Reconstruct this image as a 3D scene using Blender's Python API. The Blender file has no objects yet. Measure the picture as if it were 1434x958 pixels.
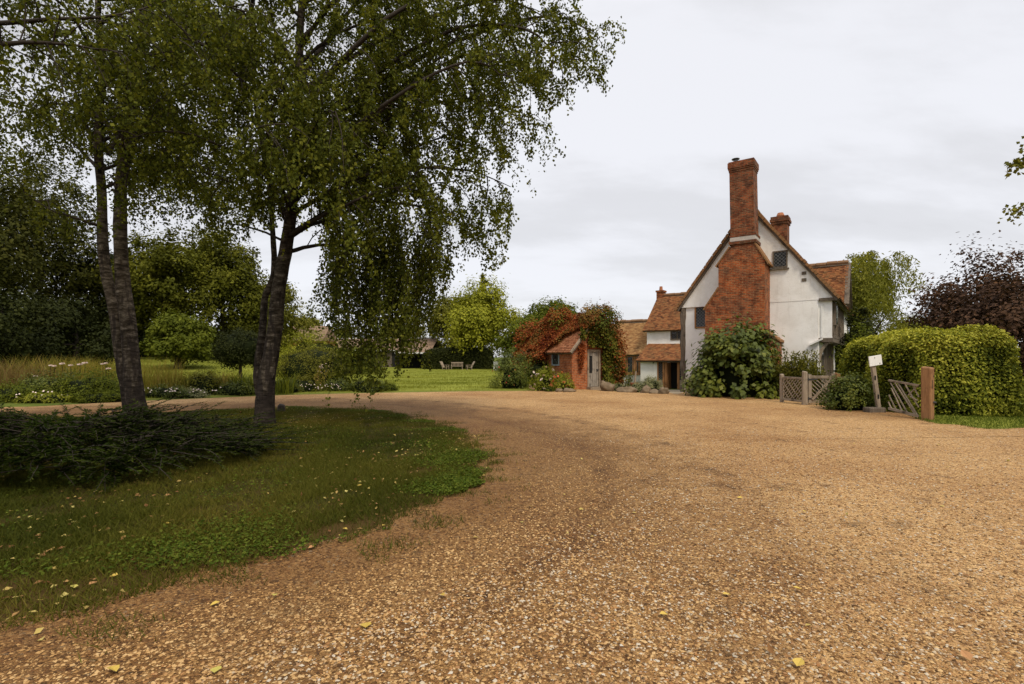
import bpy, math, random
import numpy as np
from mathutils import Vector
R = np.random.RandomState(7); random.seed(7)
S = bpy.context.scene
COL = S.collection
F = 717.0; HZ = 500.0; CAMH = 1.5
PI = math.pi

# ------------------------------------------------------------------ ground shape
def sm(t):
    t = np.clip(t, 0, 1); return t*t*(3-2*t)
def gz(x, y):
    x = np.asarray(x, float); y = np.asarray(y, float)
    dip = -0.5*sm((y-19)/13)*sm((x-2.5)/4)
    r = -x/np.maximum(y, 1)
    rise = 1.45*sm((y-20)/25)*sm((r-.3)/.38)
    rise2 = 0.5*sm((y-40)/60)*sm((x-14)/10)
    return dip + rise + rise2
def gzf(x, y): return float(gz(x, y))
def P(px, py, d): return np.array([(px-717)/F*d, d, CAMH-(py-HZ)/F*d])
def G(px, py):
    lo = 1.0
    for d in np.arange(1.5, 160, .05):
        p = P(px, py, d)
        if p[2] <= gz(p[0], p[1]): return np.array([p[0], p[1], gzf(p[0], p[1])])
    p = P(px, py, 120); return np.array([p[0], p[1], gzf(p[0], p[1])])
def GX(px, d):
    x = (px-717)/F*d; return np.array([x, d, gzf(x, d)])

# ------------------------------------------------------------------ materials
def newmat(name):
    m = bpy.data.materials.new(name); m.use_nodes = True
    nt = m.node_tree; nt.nodes.clear()
    o = nt.nodes.new('ShaderNodeOutputMaterial')
    return m, nt, o
def N(nt, t, **kw):
    n = nt.nodes.new(t)
    for k, v in kw.items():
        if k.startswith('i_'):
            key = k[2:]
            n.inputs[int(key) if key.isdigit() else key.replace('_', ' ')].default_value = v
        else: setattr(n, k, v)
    return n
def L(nt, a, b): nt.links.new(a, b)
def c4(c): return (c[0], c[1], c[2], 1)
def ramp(nt, stops, fac=None, interp='LINEAR'):
    r = N(nt, 'ShaderNodeValToRGB'); r.color_ramp.interpolation = interp
    e = r.color_ramp.elements
    while len(e) < len(stops): e.new(.5)
    for el, (p, c) in zip(e, stops): el.position = p; el.color = c4(c)
    if fac is not None: L(nt, fac, r.inputs[0])
    return r
def noise(nt, scale, vec=None, detail=4, rough=.55):
    n = N(nt, 'ShaderNodeTexNoise'); n.inputs['Scale'].default_value = scale
    n.inputs['Detail'].default_value = detail; n.inputs['Roughness'].default_value = rough
    if vec is not None: L(nt, vec, n.inputs['Vector'])
    return n
def mixc(nt, a, b, fac, mode='MIX'):
    m = N(nt, 'ShaderNodeMix', data_type='RGBA', blend_type=mode)
    for s, k in ((fac, 0), (a, 6), (b, 7)):
        if hasattr(s, 'is_linked'): L(nt, s, m.inputs[k])
        elif k == 0: m.inputs[0].default_value = s
        else: m.inputs[k].default_value = c4(s)
    return m.outputs[2]
def bump(nt, h, strength=.3, dist=.02):
    b = N(nt, 'ShaderNodeBump'); b.inputs['Strength'].default_value = strength; b.inputs['Distance'].default_value = dist
    L(nt, h, b.inputs['Height']); return b.outputs[0]
def princ(nt, o, col, rough=.7, spec=.3, normal=None, metal=0):
    p = N(nt, 'ShaderNodeBsdfPrincipled'); p.inputs['Roughness'].default_value = rough
    p.inputs['Specular IOR Level'].default_value = spec; p.inputs['Metallic'].default_value = metal
    if hasattr(col, 'is_linked'): L(nt, col, p.inputs['Base Color'])
    else: p.inputs['Base Color'].default_value = c4(col)
    if normal is not None: L(nt, normal, p.inputs['Normal'])
    if o is not None: L(nt, p.outputs[0], o.inputs[0])
    return p
def objco(nt): return N(nt, 'ShaderNodeTexCoord').outputs['Object']
def uvco(nt): return N(nt, 'ShaderNodeTexCoord').outputs['UV']

def leafmat(name, cols, trans=.3, rough=.65, spec=.06):
    m, nt, o = newmat(name)
    a = N(nt, 'ShaderNodeAttribute', attribute_name='rnd')
    k = len(cols)
    r = ramp(nt, [(i/(k-1) if k > 1 else 0, c) for i, c in enumerate(cols)], a.outputs['Fac'])
    p = princ(nt, None, r.outputs[0], rough, spec)
    t = N(nt, 'ShaderNodeBsdfTranslucent')
    tc = mixc(nt, r.outputs[0], (1.0, .95, .35), 1.0, 'MULTIPLY')
    L(nt, tc, t.inputs[0])
    mx = N(nt, 'ShaderNodeMixShader'); mx.inputs[0].default_value = trans
    L(nt, p.outputs[0], mx.inputs[1]); L(nt, t.outputs[0], mx.inputs[2]); L(nt, mx.outputs[0], o.inputs[0])
    return m
def plainmat(name, col, rough=.7, var=.25, scale=8, spec=.3, bs=.15, metal=0):
    m, nt, o = newmat(name); co = objco(nt)
    n = noise(nt, scale, co, 6)
    c = mixc(nt, tuple(x*(1-var) for x in col), tuple(min(1, x*(1+var)) for x in col), n.outputs[0])
    princ(nt, o, c, rough, spec, bump(nt, n.outputs[0], bs, .01), metal)
    return m
def woodmat(name, a, b, axis=2):
    m, nt, o = newmat(name); co = objco(nt)
    mp = N(nt, 'ShaderNodeMapping'); L(nt, co, mp.inputs[0])
    sc = [22, 22, 22]; sc[axis] = 1.6; mp.inputs['Scale'].default_value = sc
    n = noise(nt, 1.5, mp.outputs[0], 8, .65); n2 = noise(nt, 3, co, 4)
    c = ramp(nt, [(.28, a), (.5, tuple((x+y)/2 for x, y in zip(a, b))), (.72, b)], n.outputs[0])
    c2 = mixc(nt, c.outputs[0], tuple(x*.45 for x in a), ramp(nt, [(.55, (0, 0, 0)), (.75, (1, 1, 1))], n2.outputs[0]).outputs[0])
    princ(nt, o, c2, .8, .2, bump(nt, n.outputs[0], .6, .01)); return m
def brickmat(name, c1, c2, mortar, dirt=(.1, .06, .04)):
    m, nt, o = newmat(name); uv = uvco(nt)
    wob = noise(nt, 1.3, uv, 3)
    add = N(nt, 'ShaderNodeVectorMath', operation='MULTIPLY_ADD'); L(nt, wob.outputs['Color'], add.inputs[0])
    add.inputs[1].default_value = (.03, .03, 0); L(nt, uv, add.inputs[2])
    b = N(nt, 'ShaderNodeTexBrick'); L(nt, add.outputs[0], b.inputs['Vector'])
    b.inputs['Scale'].default_value = 1; b.inputs['Brick Width'].default_value = .23; b.inputs['Row Height'].default_value = .078
    b.inputs['Mortar Size'].default_value = .012; b.inputs['Mortar Smooth'].default_value = .3; b.inputs['Bias'].default_value = -.1
    b.inputs['Color1'].default_value = c4(c1); b.inputs['Color2'].default_value = c4(c2); b.inputs['Mortar'].default_value = c4(mortar)
    n = noise(nt, 1.1, uv, 6, .65); n2 = noise(nt, 9, uv, 5)
    c = mixc(nt, b.outputs[0], dirt, ramp(nt, [(.45, (0, 0, 0)), (.75, (.75, .75, .75))], n.outputs[0]).outputs[0])
    c = mixc(nt, c, (.5, .42, .4), ramp(nt, [(.45, (0, 0, 0)), (.62, (1, 1, 1))], noise(nt, 3.2, uv, 5, .7).outputs[0]).outputs[0], 'MULTIPLY')
    h = N(nt, 'ShaderNodeMath', operation='SUBTRACT'); L(nt, n2.outputs[0], h.inputs[0]); L(nt, b.outputs[1], h.inputs[1])
    princ(nt, o, c, .85, .2, bump(nt, h.outputs[0], .7, .015)); return m
def tilemat(name, cols):
    m, nt, o = newmat(name)
    a = N(nt, 'ShaderNodeAttribute', attribute_name='rnd'); co = objco(nt)
    r = ramp(nt, [(i/(len(cols)-1), c) for i, c in enumerate(cols)], a.outputs['Fac'])
    n = noise(nt, 1.2, co, 6, .65)
    c = mixc(nt, r.outputs[0], (.13, .085, .04), ramp(nt, [(.52, (0, 0, 0)), (.78, (.7, .7, .7))], n.outputs[0]).outputs[0])
    n3 = noise(nt, 14, co, 4)
    c = mixc(nt, c, (.33, .3, .2), ramp(nt, [(.66, (0, 0, 0)), (.74, (.7, .7, .7))], n3.outputs[0]).outputs[0])
    princ(nt, o, c, .85, .2, bump(nt, n3.outputs[0], .4, .01)); return m
def plastermat(name):
    m, nt, o = newmat(name); co = objco(nt)
    n = noise(nt, .9, co, 7, .62)
    mp = N(nt, 'ShaderNodeMapping'); L(nt, co, mp.inputs[0]); mp.inputs['Scale'].default_value = (3.5, 3.5, .35)
    st = noise(nt, 1.4, mp.outputs[0], 5, .6)
    n2 = noise(nt, 26, co, 5)
    c = ramp(nt, [(.3, (.70, .67, .625)), (.55, (.84, .82, .79)), (.75, (.88, .865, .84))], n.outputs[0]).outputs[0]
    c = mixc(nt, c, (.55, .52, .47), ramp(nt, [(.56, (0, 0, 0)), (.8, (.6, .6, .6))], st.outputs[0]).outputs[0])
    sz = N(nt, 'ShaderNodeSeparateXYZ'); L(nt, co, sz.inputs[0]); dm = N(nt, 'ShaderNodeMath', operation='MULTIPLY_ADD'); L(nt, sz.outputs[2], dm.inputs[0]); dm.inputs[1].default_value = -.45; L(nt, n.outputs[0], dm.inputs[2])
    c = mixc(nt, c, (.40, .38, .28), ramp(nt, [(.1, (0, 0, 0)), (.55, (.7, .7, .7))], dm.outputs[0]).outputs[0])
    vc = N(nt, 'ShaderNodeTexVoronoi', feature='DISTANCE_TO_EDGE'); vc.inputs['Scale'].default_value = .8; wn = noise(nt, 2.5, co, 4); wv_ = N(nt, 'ShaderNodeVectorMath', operation='MULTIPLY_ADD'); L(nt, wn.outputs['Color'], wv_.inputs[0]); wv_.inputs[1].default_value = (.7, .7, .7); L(nt, co, wv_.inputs[2]); L(nt, wv_.outputs[0], vc.inputs['Vector'])
    c = mixc(nt, c, (.45, .42, .38), ramp(nt, [(0, (.25, .25, .25)), (.009, (0, 0, 0))], vc.outputs['Distance']).outputs[0])
    ad = N(nt, 'ShaderNodeMath', operation='MULTIPLY_ADD'); L(nt, n2.outputs[0], ad.inputs[0]); ad.inputs[1].default_value = .25; L(nt, n.outputs[0], ad.inputs[2])
    princ(nt, o, c, .9, .15, bump(nt, ad.outputs[0], .5, .04)); return m
def barkmat(name):
    m, nt, o = newmat(name); co = objco(nt)
    mp = N(nt, 'ShaderNodeMapping'); L(nt, co, mp.inputs[0]); mp.inputs['Scale'].default_value = (3, 3, 9)
    n = noise(nt, 1.6, mp.outputs[0], 6, .7)
    mp2 = N(nt, 'ShaderNodeMapping'); L(nt, co, mp2.inputs[0]); mp2.inputs['Scale'].default_value = (6, 6, 1.3)
    n2 = noise(nt, 1.5, mp2.outputs[0], 6, .65)
    sx = N(nt, 'ShaderNodeSeparateXYZ'); L(nt, co, sx.inputs[0])
    mr = N(nt, 'ShaderNodeMapRange'); L(nt, sx.outputs[2], mr.inputs[0])
    for i, v in ((1, 0), (2, 3.2), (3, .14), (4, -.06)): mr.inputs[i].default_value = v
    ad = N(nt, 'ShaderNodeMath', operation='ADD'); L(nt, n2.outputs[0], ad.inputs[0]); L(nt, mr.outputs[0], ad.inputs[1])
    pale = ramp(nt, [(.32, (.014, .011, .008)), (.46, (.042, .033, .023)), (.6, (.11, .09, .068)), (.72, (.28, .24, .19))], n.outputs[0])
    dark = ramp(nt, [(.3, (.011, .009, .008)), (.7, (.052, .041, .033))], n.outputs[0])
    c = mixc(nt, pale.outputs[0], dark.outputs[0], ramp(nt, [(.49, (0, 0, 0)), (.58, (1, 1, 1))], ad.outputs[0]).outputs[0])
    h = N(nt, 'ShaderNodeMath', operation='SUBTRACT'); L(nt, n.outputs[0], h.inputs[0]); L(nt, ad.outputs[0], h.inputs[1])
    princ(nt, o, c, .9, .04, bump(nt, h.outputs[0], .9, .05)); return m
def glassmat(name, lat=.11, col=(.012, .013, .014)):
    m, nt, o = newmat(name); uv = uvco(nt)
    mp = N(nt, 'ShaderNodeMapping'); L(nt, uv, mp.inputs[0]); mp.inputs['Rotation'].default_value = (0, 0, PI/4)
    b = N(nt, 'ShaderNodeTexBrick', offset=0.0); L(nt, mp.outputs[0], b.inputs['Vector'])
    for k, v in (('Scale', 1), ('Brick Width', lat), ('Row Height', lat), ('Mortar Size', .009)): b.inputs[k].default_value = v
    b.inputs['Color1'].default_value = c4(col); b.inputs['Color2'].default_value = c4(tuple(x*2 for x in col)); b.inputs['Mortar'].default_value = (.13, .13, .13, 1)
    n = noise(nt, 4, uv, 2)
    p = princ(nt, o, b.outputs[0], .12, .5, bump(nt, n.outputs[0], .25, .03)); return m
def gravelmat(name):
    m, nt, o = newmat(name); co = objco(nt)
    v = N(nt, 'ShaderNodeTexVoronoi'); v.inputs['Scale'].default_value = 52; L(nt, co, v.inputs['Vector'])
    v2 = N(nt, 'ShaderNodeTexVoronoi'); v2.inputs['Scale'].default_value = 105; L(nt, co, v2.inputs['Vector'])
    def stones(vv):
        s = N(nt, 'ShaderNodeSeparateColor'); L(nt, vv.outputs['Color'], s.inputs[0])
        return ramp(nt, GRAVEL, s.outputs[0]).outputs[0]
    c = mixc(nt, stones(v), stones(v2), .28)
    n4 = noise(nt, 14, co, 4, .7)
    c = mixc(nt, c, (.6, .55, .5), ramp(nt, [(.5, (0, 0, 0)), (.68, (1, 1, 1))], n4.outputs[0]).outputs[0], 'MULTIPLY')
    n = noise(nt, .33, co, 6, .62); n2 = noise(nt, 2.1, co, 6, .65)
    c = mixc(nt, c, (.66, .56, .46), ramp(nt, [(.42, (0, 0, 0)), (.66, (.9, .9, .9))], n.outputs[0]).outputs[0], 'MULTIPLY')
    c = mixc(nt, c, (.085, .05, .025), ramp(nt, [(.6, (0, 0, 0)), (.72, (.8, .8, .8))], n2.outputs[0]).outputs[0])
    # damp earth and moss creeping in by the lawn edge
    a = N(nt, 'ShaderNodeAttribute', attribute_name='edge')
    ea = N(nt, 'ShaderNodeMath', operation='MULTIPLY_ADD'); L(nt, n2.outputs[0], ea.inputs[0]); ea.inputs[1].default_value = .9; 
    L(nt, a.outputs['Fac'], ea.inputs[2])
    c = mixc(nt, c, (.42, .35, .25), ramp(nt, [(.5, (0, 0, 0)), (1.5, (.85, .85, .85))], ea.outputs[0]).outputs[0], 'MULTIPLY')
    tk = N(nt, 'ShaderNodeAttribute', attribute_name='track'); tm = N(nt, 'ShaderNodeMath', operation='MULTIPLY'); L(nt, tk.outputs['Fac'], tm.inputs[0]); L(nt, n2.outputs[0], tm.inputs[1])
    c = mixc(nt, c, (.62, .56, .5), ramp(nt, [(.25, (0, 0, 0)), (.62, (.75, .75, .75))], tm.outputs[0]).outputs[0], 'MULTIPLY')
    ds = N(nt, 'ShaderNodeMath', operation='ADD'); L(nt, v.outputs['Distance'], ds.inputs[0]); L(nt, v2.outputs['Distance'], ds.inputs[1])
    inv = N(nt, 'ShaderNodeMath', operation='MULTIPLY'); L(nt, ds.outputs[0], inv.inputs[0]); inv.inputs[1].default_value = -1
    princ(nt, o, c, .85, .25, bump(nt, inv.outputs[0], 1.0, .012)); return m
def grassground(name, a, b, d, dirtpos=.62):
    m, nt, o = newmat(name); co = objco(nt)
    n = noise(nt, .5, co, 6, .6); n2 = noise(nt, 28, co, 5, .7); n3 = noise(nt, 3, co, 5, .6)
    c = mixc(nt, a, b, n2.outputs[0]); 
    c = mixc(nt, c, tuple(x*1.35 for x in b), ramp(nt, [(.4, (0, 0, 0)), (.7, (.8, .8, .8))], n.outputs[0]).outputs[0])
    at = N(nt, 'ShaderNodeAttribute', attribute_name='edge')
    ad = N(nt, 'ShaderNodeMath', operation='MULTIPLY_ADD'); L(nt, n3.outputs[0], ad.inputs[0]); ad.inputs[1].default_value = 1.0; L(nt, at.outputs['Fac'], ad.inputs[2])
    c = mixc(nt, c, d, ramp(nt, [(dirtpos, (0, 0, 0)), (dirtpos+.35, (.9, .9, .9))], ad.outputs[0]).outputs[0])
    princ(nt, o, c, .95, .02, bump(nt, n2.outputs[0], .8, .03)); return m
GRAVEL = [(0, (.08, .038, .013)), (.13, (.22, .108, .035)), (.3, (.44, .245, .088)), (.55, (.60, .367, .15)), (.8, (.67, .445, .205)), (.94, (.36, .16, .05)), (.985, (.57, .44, .28)), (1, (.64, .57, .46))]

M = {}
M['gravel'] = gravelmat('gravel'); M['stone_bits'] = tilemat('stone_bits', [tuple(x*.74 for x in c) for _, c in GRAVEL])
M['lawn'] = grassground('lawn', (.105, .118, .018), (.185, .195, .032), (.14, .15, .03), .9)
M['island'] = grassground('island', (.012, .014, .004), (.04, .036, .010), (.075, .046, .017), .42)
M['field'] = grassground('field', (.06, .08, .015), (.11, .13, .025), (.09, .08, .03), .9)
M['earth'] = plainmat('earth', (.06, .04, .022), .95, .4, 9)
M['paving'] = plainmat('paving', (.25, .2, .13), .9, .3, 3)
M['plaster'] = plastermat('plaster')
M['brick'] = brickmat('brick', (.42, .10, .026), (.12, .036, .016), (.30, .185, .09))
M['brick_dark'] = brickmat('brick_dark', (.28, .072, .024), (.085, .03, .015), (.2, .13, .07), (.055, .036, .022))
M['ridge'] = plainmat('ridge', (.20, .115, .06), .9, .45, 7)
M['brick_red'] = brickmat('brick_red', (.46, .125, .035), (.26, .065, .02), (.36, .22, .12), (.2, .08, .045))
M['tile'] = tilemat('tile', [(.12, .05, .025), (.25, .095, .038), (.36, .155, .06), (.22, .115, .05)])
M['tile_pale'] = tilemat('tile_pale', [(.24, .12, .05), (.36, .19, .075), (.45, .26, .11), (.30, .14, .055)])
M['tile_red'] = tilemat('tile_red', [(.30, .11, .05), (.42, .17, .08), (.48, .22, .11)])
M['timber'] = woodmat('timber', (.06, .045, .032), (.20, .16, .12))
M['oak'] = woodmat('oak', (.20, .09, .035), (.42, .21, .085))
M['post_wood'] = woodmat('post_wood', (.17, .08, .033), (.36, .19, .085))
M['grey_wood'] = woodmat('grey_wood', (.17, .125, .085), (.38, .31, .23))
M['grey_wood_h'] = woodmat('grey_wood_h', (.17, .125, .085), (.36, .29, .21), 0)
M['door_wood'] = woodmat('door_wood', (.14, .115, .09), (.40, .35, .29))
M['bark'] = barkmat('bark')
M['brown_bark'] = plainmat('brown_bark', (.045, .034, .025), .9, .4, 12)
M['twig'] = plainmat('twig', (.03, .022, .016), .9, .3, 20)
M['glass'] = glassmat('glass'); M['plain_glass'] = glassmat('plain_glass', 5)
M['dark'] = plainmat('dark', (.012, .011, .010), .9)
M['white'] = plainmat('white', (.74, .73, .71), .6, .08, 14)
M['lead'] = plainmat('lead', (.42, .38, .34), .7, .4, 9)
M['metal'] = plainmat('metal', (.1, .1, .1), .4, .2, 9, .5, .1, .8)
M['rock'] = plainmat('rock', (.17, .125, .08), .9, .75, 4, .1, 1.0)
M['terracotta'] = plainmat('terracotta', (.34, .13, .06), .8, .3, 12)
M['render_stone'] = plainmat('render_stone', (.26, .21, .17), .9, .4, 6)
M['fascia'] = plainmat('fascia', (.62, .62, .6), .6, .1, 2)
M['asbestos'] = plainmat('asbestos', (.19, .125, .08), .9, .5, 1.3)
M['l_birch'] = leafmat('l_birch', [(.03, .04, .006), (.065, .078, .011), (.115, .128, .016), (.20, .20, .028)], .42)
M['l_dark'] = leafmat('l_dark', [(0.010, 0.014, 0.003), (0.022, 0.027, 0.006), (0.042, 0.047, 0.010)], .15)
M['l_wood'] = leafmat('l_wood', [(0.014, 0.019, 0.004), (0.034, 0.037, 0.006), (0.060, 0.062, 0.010), (0.102, 0.083, 0.016)], .2)
M['l_green'] = leafmat('l_green', [(0.042, 0.057, 0.006), (0.096, 0.114, 0.012), (0.168, 0.187, 0.020)], .3)
M['l_mid'] = leafmat('l_mid', [(0.034, 0.040, 0.005), (0.090, 0.096, 0.010), (0.192, 0.187, 0.021)], .3)
M['l_bright'] = leafmat('l_bright', [(0.108, 0.135, 0.014), (0.204, 0.218, 0.024), (0.324, 0.312, 0.040)], .35)
M['l_yellow'] = leafmat('l_yellow', [(.12, .13, .013), (.25, .26, .024), (.42, .41, .045)], .35)
M['l_olive'] = leafmat('l_olive', [(0.060, 0.064, 0.010), (0.120, 0.120, 0.016), (0.204, 0.187, 0.028)], .25)
M['l_fig'] = leafmat('l_fig', [(0.036, 0.052, 0.008), (0.084, 0.104, 0.014), (0.186, 0.192, 0.024)], .25, .5, .16)
M['l_hedge'] = leafmat('l_hedge', [(.010, .015, .004), (.05, .066, .009), (.14, .16, .018), (.29, .30, .032), (.44, .42, .06)], .3)
M['l_juniper'] = leafmat('l_juniper', [(.006, .011, .003), (.022, .034, .006), (.10, .115, .02)], .15, .9, .0)
M['l_copper'] = leafmat('l_copper', [(.014, .010, .008), (.036, .021, .014), (.08, .044, .026), (.17, .085, .04)], .2)
M['l_red'] = leafmat('l_red', [(.08, .018, .008), (.185, .04, .012), (.30, .08, .021), (.22, .11, .032), (.10, .08, .02)], .25)
M['l_sage'] = leafmat('l_sage', [(0.120, 0.135, 0.056), (0.228, 0.229, 0.104), (0.360, 0.333, 0.176)], .2)
M['l_willow'] = leafmat('l_willow', [(0.096, 0.104, 0.014), (0.180, 0.182, 0.024), (0.300, 0.281, 0.048)], .35)
M['l_brown'] = leafmat('l_brown', [(.10, .065, .025), (.19, .12, .045), (.16, .15, .04)], .3)
M['l_straw'] = leafmat('l_straw', [(0.120, 0.125, 0.020), (0.228, 0.198, 0.032), (0.336, 0.229, 0.064)], .3)
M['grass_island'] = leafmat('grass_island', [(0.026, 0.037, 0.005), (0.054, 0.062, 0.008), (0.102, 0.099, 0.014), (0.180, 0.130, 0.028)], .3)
M['grass_lawn'] = leafmat('grass_lawn', [(0.096, 0.120, 0.011), (0.168, 0.182, 0.018), (0.264, 0.250, 0.032)], .35)
M['fl_white'] = plainmat('fl_white', (.75, .62, .55), .6, .15, 30)
M['fl_pink'] = plainmat('fl_pink', (.72, .45, .38), .6, .2, 30)
M['fl_orange'] = plainmat('fl_orange', (.6, .13, .05), .6, .25, 30)
M['hip'] = plainmat('hip', (.45, .08, .03), .5, .25, 30)
for i, c in enumerate([(.46, .32, .06), (.36, .18, .07), (.42, .36, .08)]): M['fall%d' % i] = plainmat('fall%d' % i, c, .6, .25, 30)

# ------------------------------------------------------------------ object helpers
def props(o, label=None, cat=None, group=None, kind=None):
    if label: o['label'] = label
    if cat: o['category'] = cat
    if group: o['group'] = group
    if kind: o['kind'] = kind
    return o
def empty(name, loc, rz=0, label=None, cat=None, group=None):
    o = bpy.data.objects.new(name, None); COL.objects.link(o)
    o.location = tuple(loc); o.rotation_euler = (0, 0, rz); o.empty_display_size = .2
    return props(o, label, cat, group)
def link(name, me, parent=None, loc=None, rz=0):
    o = bpy.data.objects.new(name, me); COL.objects.link(o)
    if parent is not None: o.parent = parent
    if loc is not None: o.location = tuple(loc)
    o.rotation_euler = (0, 0, rz)
    return o
def npmesh(name, V, faces, mats, rnd=None, mi=None, smooth=False, attrs=None):
    """V (n,3); faces: list of (m,k) int arrays"""
    me = bpy.data.meshes.new(name)
    V = np.asarray(V, np.float32); me.vertices.add(len(V)); me.vertices.foreach_set('co', V.ravel())
    faces = [np.asarray(f, np.int32) for f in faces if len(f)]
    loops = np.concatenate([f.ravel() for f in faces])
    tot = np.concatenate([np.full(len(f), f.shape[1], np.int32) for f in faces])
    me.loops.add(len(loops)); me.loops.foreach_set('vertex_index', loops)
    me.polygons.add(len(tot)); st = np.concatenate([[0], np.cumsum(tot)[:-1]]).astype(np.int32)
    me.polygons.foreach_set('loop_start', st)
    try: me.polygons.foreach_set('loop_total', tot)
    except Exception: pass
    for m in (mats if isinstance(mats, (list, tuple)) else [mats]): me.materials.append(m)
    if mi is not None: me.polygons.foreach_set('material_index', np.asarray(mi, np.int32))
    if smooth: me.polygons.foreach_set('use_smooth', np.ones(len(tot), bool))
    if rnd is not None:
        a = me.attributes.new('rnd', 'FLOAT', 'POINT'); a.data.foreach_set('value', np.asarray(rnd, np.float32))
    for k, v in (attrs or {}).items():
        a = me.attributes.new(k, 'FLOAT', 'POINT'); a.data.foreach_set('value', np.asarray(v, np.float32))
    me.update(calc_edges=True); me.validate()
    return me
class MB:
    def __init__(s): s.v = []; s.f = []
    def add(s, verts, faces):
        k = len(s.v); s.v += [tuple(map(float, p)) for p in verts]; s.f += [tuple(i+k for i in f) for f in faces]
    def hexa(s, p):  # 8 points: bottom 0-3 ccw, top 4-7
        s.add(p, [(3, 2, 1, 0), (4, 5, 6, 7), (0, 1, 5, 4), (1, 2, 6, 5), (2, 3, 7, 6), (3, 0, 4, 7)])
    def box(s, x0, x1, y0, y1, z0, z1):
        s.hexa([(x0, y0, z0), (x1, y0, z0), (x1, y1, z0), (x0, y1, z0), (x0, y0, z1), (x1, y0, z1), (x1, y1, z1), (x0, y1, z1)])
    def prism(s, poly, a0, a1, f):  # poly list of 2d; f(p,q,a)->3d
        n = len(poly); s.add([f(p, q, a0) for p, q in poly]+[f(p, q, a1) for p, q in poly],
            [tuple(range(n))[::-1], tuple(range(n, 2*n))]+[(i, (i+1) % n, (i+1) % n+n, i+n) for i in range(n)])
    def bar(s, a, b, w, t, up=(0, 0, 1)):
        a = Vector(a); b = Vector(b); d = (b-a).normalized(); u = Vector(up)
        if abs(d.dot(u)) > .95: u = Vector((0, 1, 0))
        x = d.cross(u).normalized()*w/2; y = x.cross(d).normalized()*t/2
        s.hexa([a-x-y, a+x-y, a+x+y, a-x+y, b-x-y, b+x-y, b+x+y, b-x+y])
    def tube(s, pts, rad, n=8, cap=True, wob=0):
        v, f = tubes_np([(np.array(pts, float), np.array(rad, float))], n, wob)
        k = len(s.v); s.v += [tuple(p) for p in v]; s.f += [tuple(int(i)+k for i in q) for q in f]
        if cap:
            m = len(pts); s.f += [tuple(k+i for i in range(n))[::-1], tuple(k+(m-1)*n+i for i in range(n))]
    def mesh(s, name, mat):
        me = bpy.data.meshes.new(name); me.from_pydata(s.v, [], s.f)
        for m in (mat if isinstance(mat, (list, tuple)) else [mat]): me.materials.append(m)
        import bmesh
        bm = bmesh.new(); bm.from_mesh(me); bmesh.ops.recalc_face_normals(bm, faces=bm.faces)
        uvl = bm.loops.layers.uv.new('UVMap')
        for fc in bm.faces:
            n = fc.normal
            if abs(n.z) > .95: t, q = Vector((1, 0, 0)), Vector((0, 1, 0))
            else: t = Vector((0, 0, 1)).cross(n).normalized(); q = n.cross(t)
            for lp in fc.loops: lp[uvl].uv = (lp.vert.co.dot(t), lp.vert.co.dot(q))
        bm.to_mesh(me); bm.free(); return me
    def build(s, name, mat, parent=None, loc=None, rz=0, bevel=0, smooth=False):
        me = s.mesh(name, mat)
        if smooth: me.polygons.foreach_set('use_smooth', np.ones(len(me.polygons), bool))
        o = link(name, me, parent, loc, rz)
        if bevel:
            b = o.modifiers.new('bevel', 'BEVEL'); b.width = bevel; b.segments = 2; b.limit_method = 'ANGLE'
        return o
def tubes_np(lst, n=5, wob=0):
    Vs, Fs, off = [], [], 0
    ang = np.arange(n)*2*PI/n
    for pts, rad in lst:
        m = len(pts)
        d = np.gradient(pts, axis=0); d /= np.linalg.norm(d, axis=1)[:, None]+1e-9
        ref = np.where(np.abs(d[:, 2:3]) > .9, np.array([[1., 0, 0]]), np.array([[0, 0, 1.]]))
        if np.abs(d[:, 2]).mean() > .6: ref = np.tile(np.array([[1., 0, 0]]), (m, 1))
        x = np.cross(d, ref); x /= np.linalg.norm(x, axis=1)[:, None]+1e-9; y = np.cross(x, d)
        rr = rad[:, None]*(1+wob*(R.rand(m, n)-.5)) if wob else np.repeat(rad[:, None], n, 1)
        ring = pts[:, None]+rr[:, :, None]*(np.cos(ang)[None, :, None]*x[:, None]+np.sin(ang)[None, :, None]*y[:, None])
        Vs.append(ring.reshape(-1, 3))
        i = np.arange(m-1)[:, None]*n; j = np.arange(n)[None]; k = (j+1) % n
        q = np.stack([i+j, i+k, i+n+k, i+n+j], -1).reshape(-1, 4)+off
        Fs.append(q); off += m*n
    return np.concatenate(Vs), np.concatenate(Fs)
def unit(a): return a/(np.linalg.norm(a, axis=-1, keepdims=True)+1e-9)
def rdir(n):
    return unit(R.normal(size=(n, 3)))
def leafgeo(Pt, ax, nr, Ln, Wd, fold=.18):
    ax = unit(ax); sd = unit(np.cross(nr, ax)); nn = np.cross(ax, sd)
    Ln = Ln[:, None]; Wd = Wd[:, None]
    a = Pt; tip = Pt+ax*Ln; mid = Pt+ax*Ln*.45+nn*Wd*fold
    l = mid-sd*Wd*.5; r = mid+sd*Wd*.5
    n = len(Pt); V = np.stack([a, r, tip, l], 1).reshape(-1, 3)
    b = np.arange(n)*4
    T = np.concatenate([np.stack([b, b+1, b+2], 1), np.stack([b, b+2, b+3], 1)])
    return V, T
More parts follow.
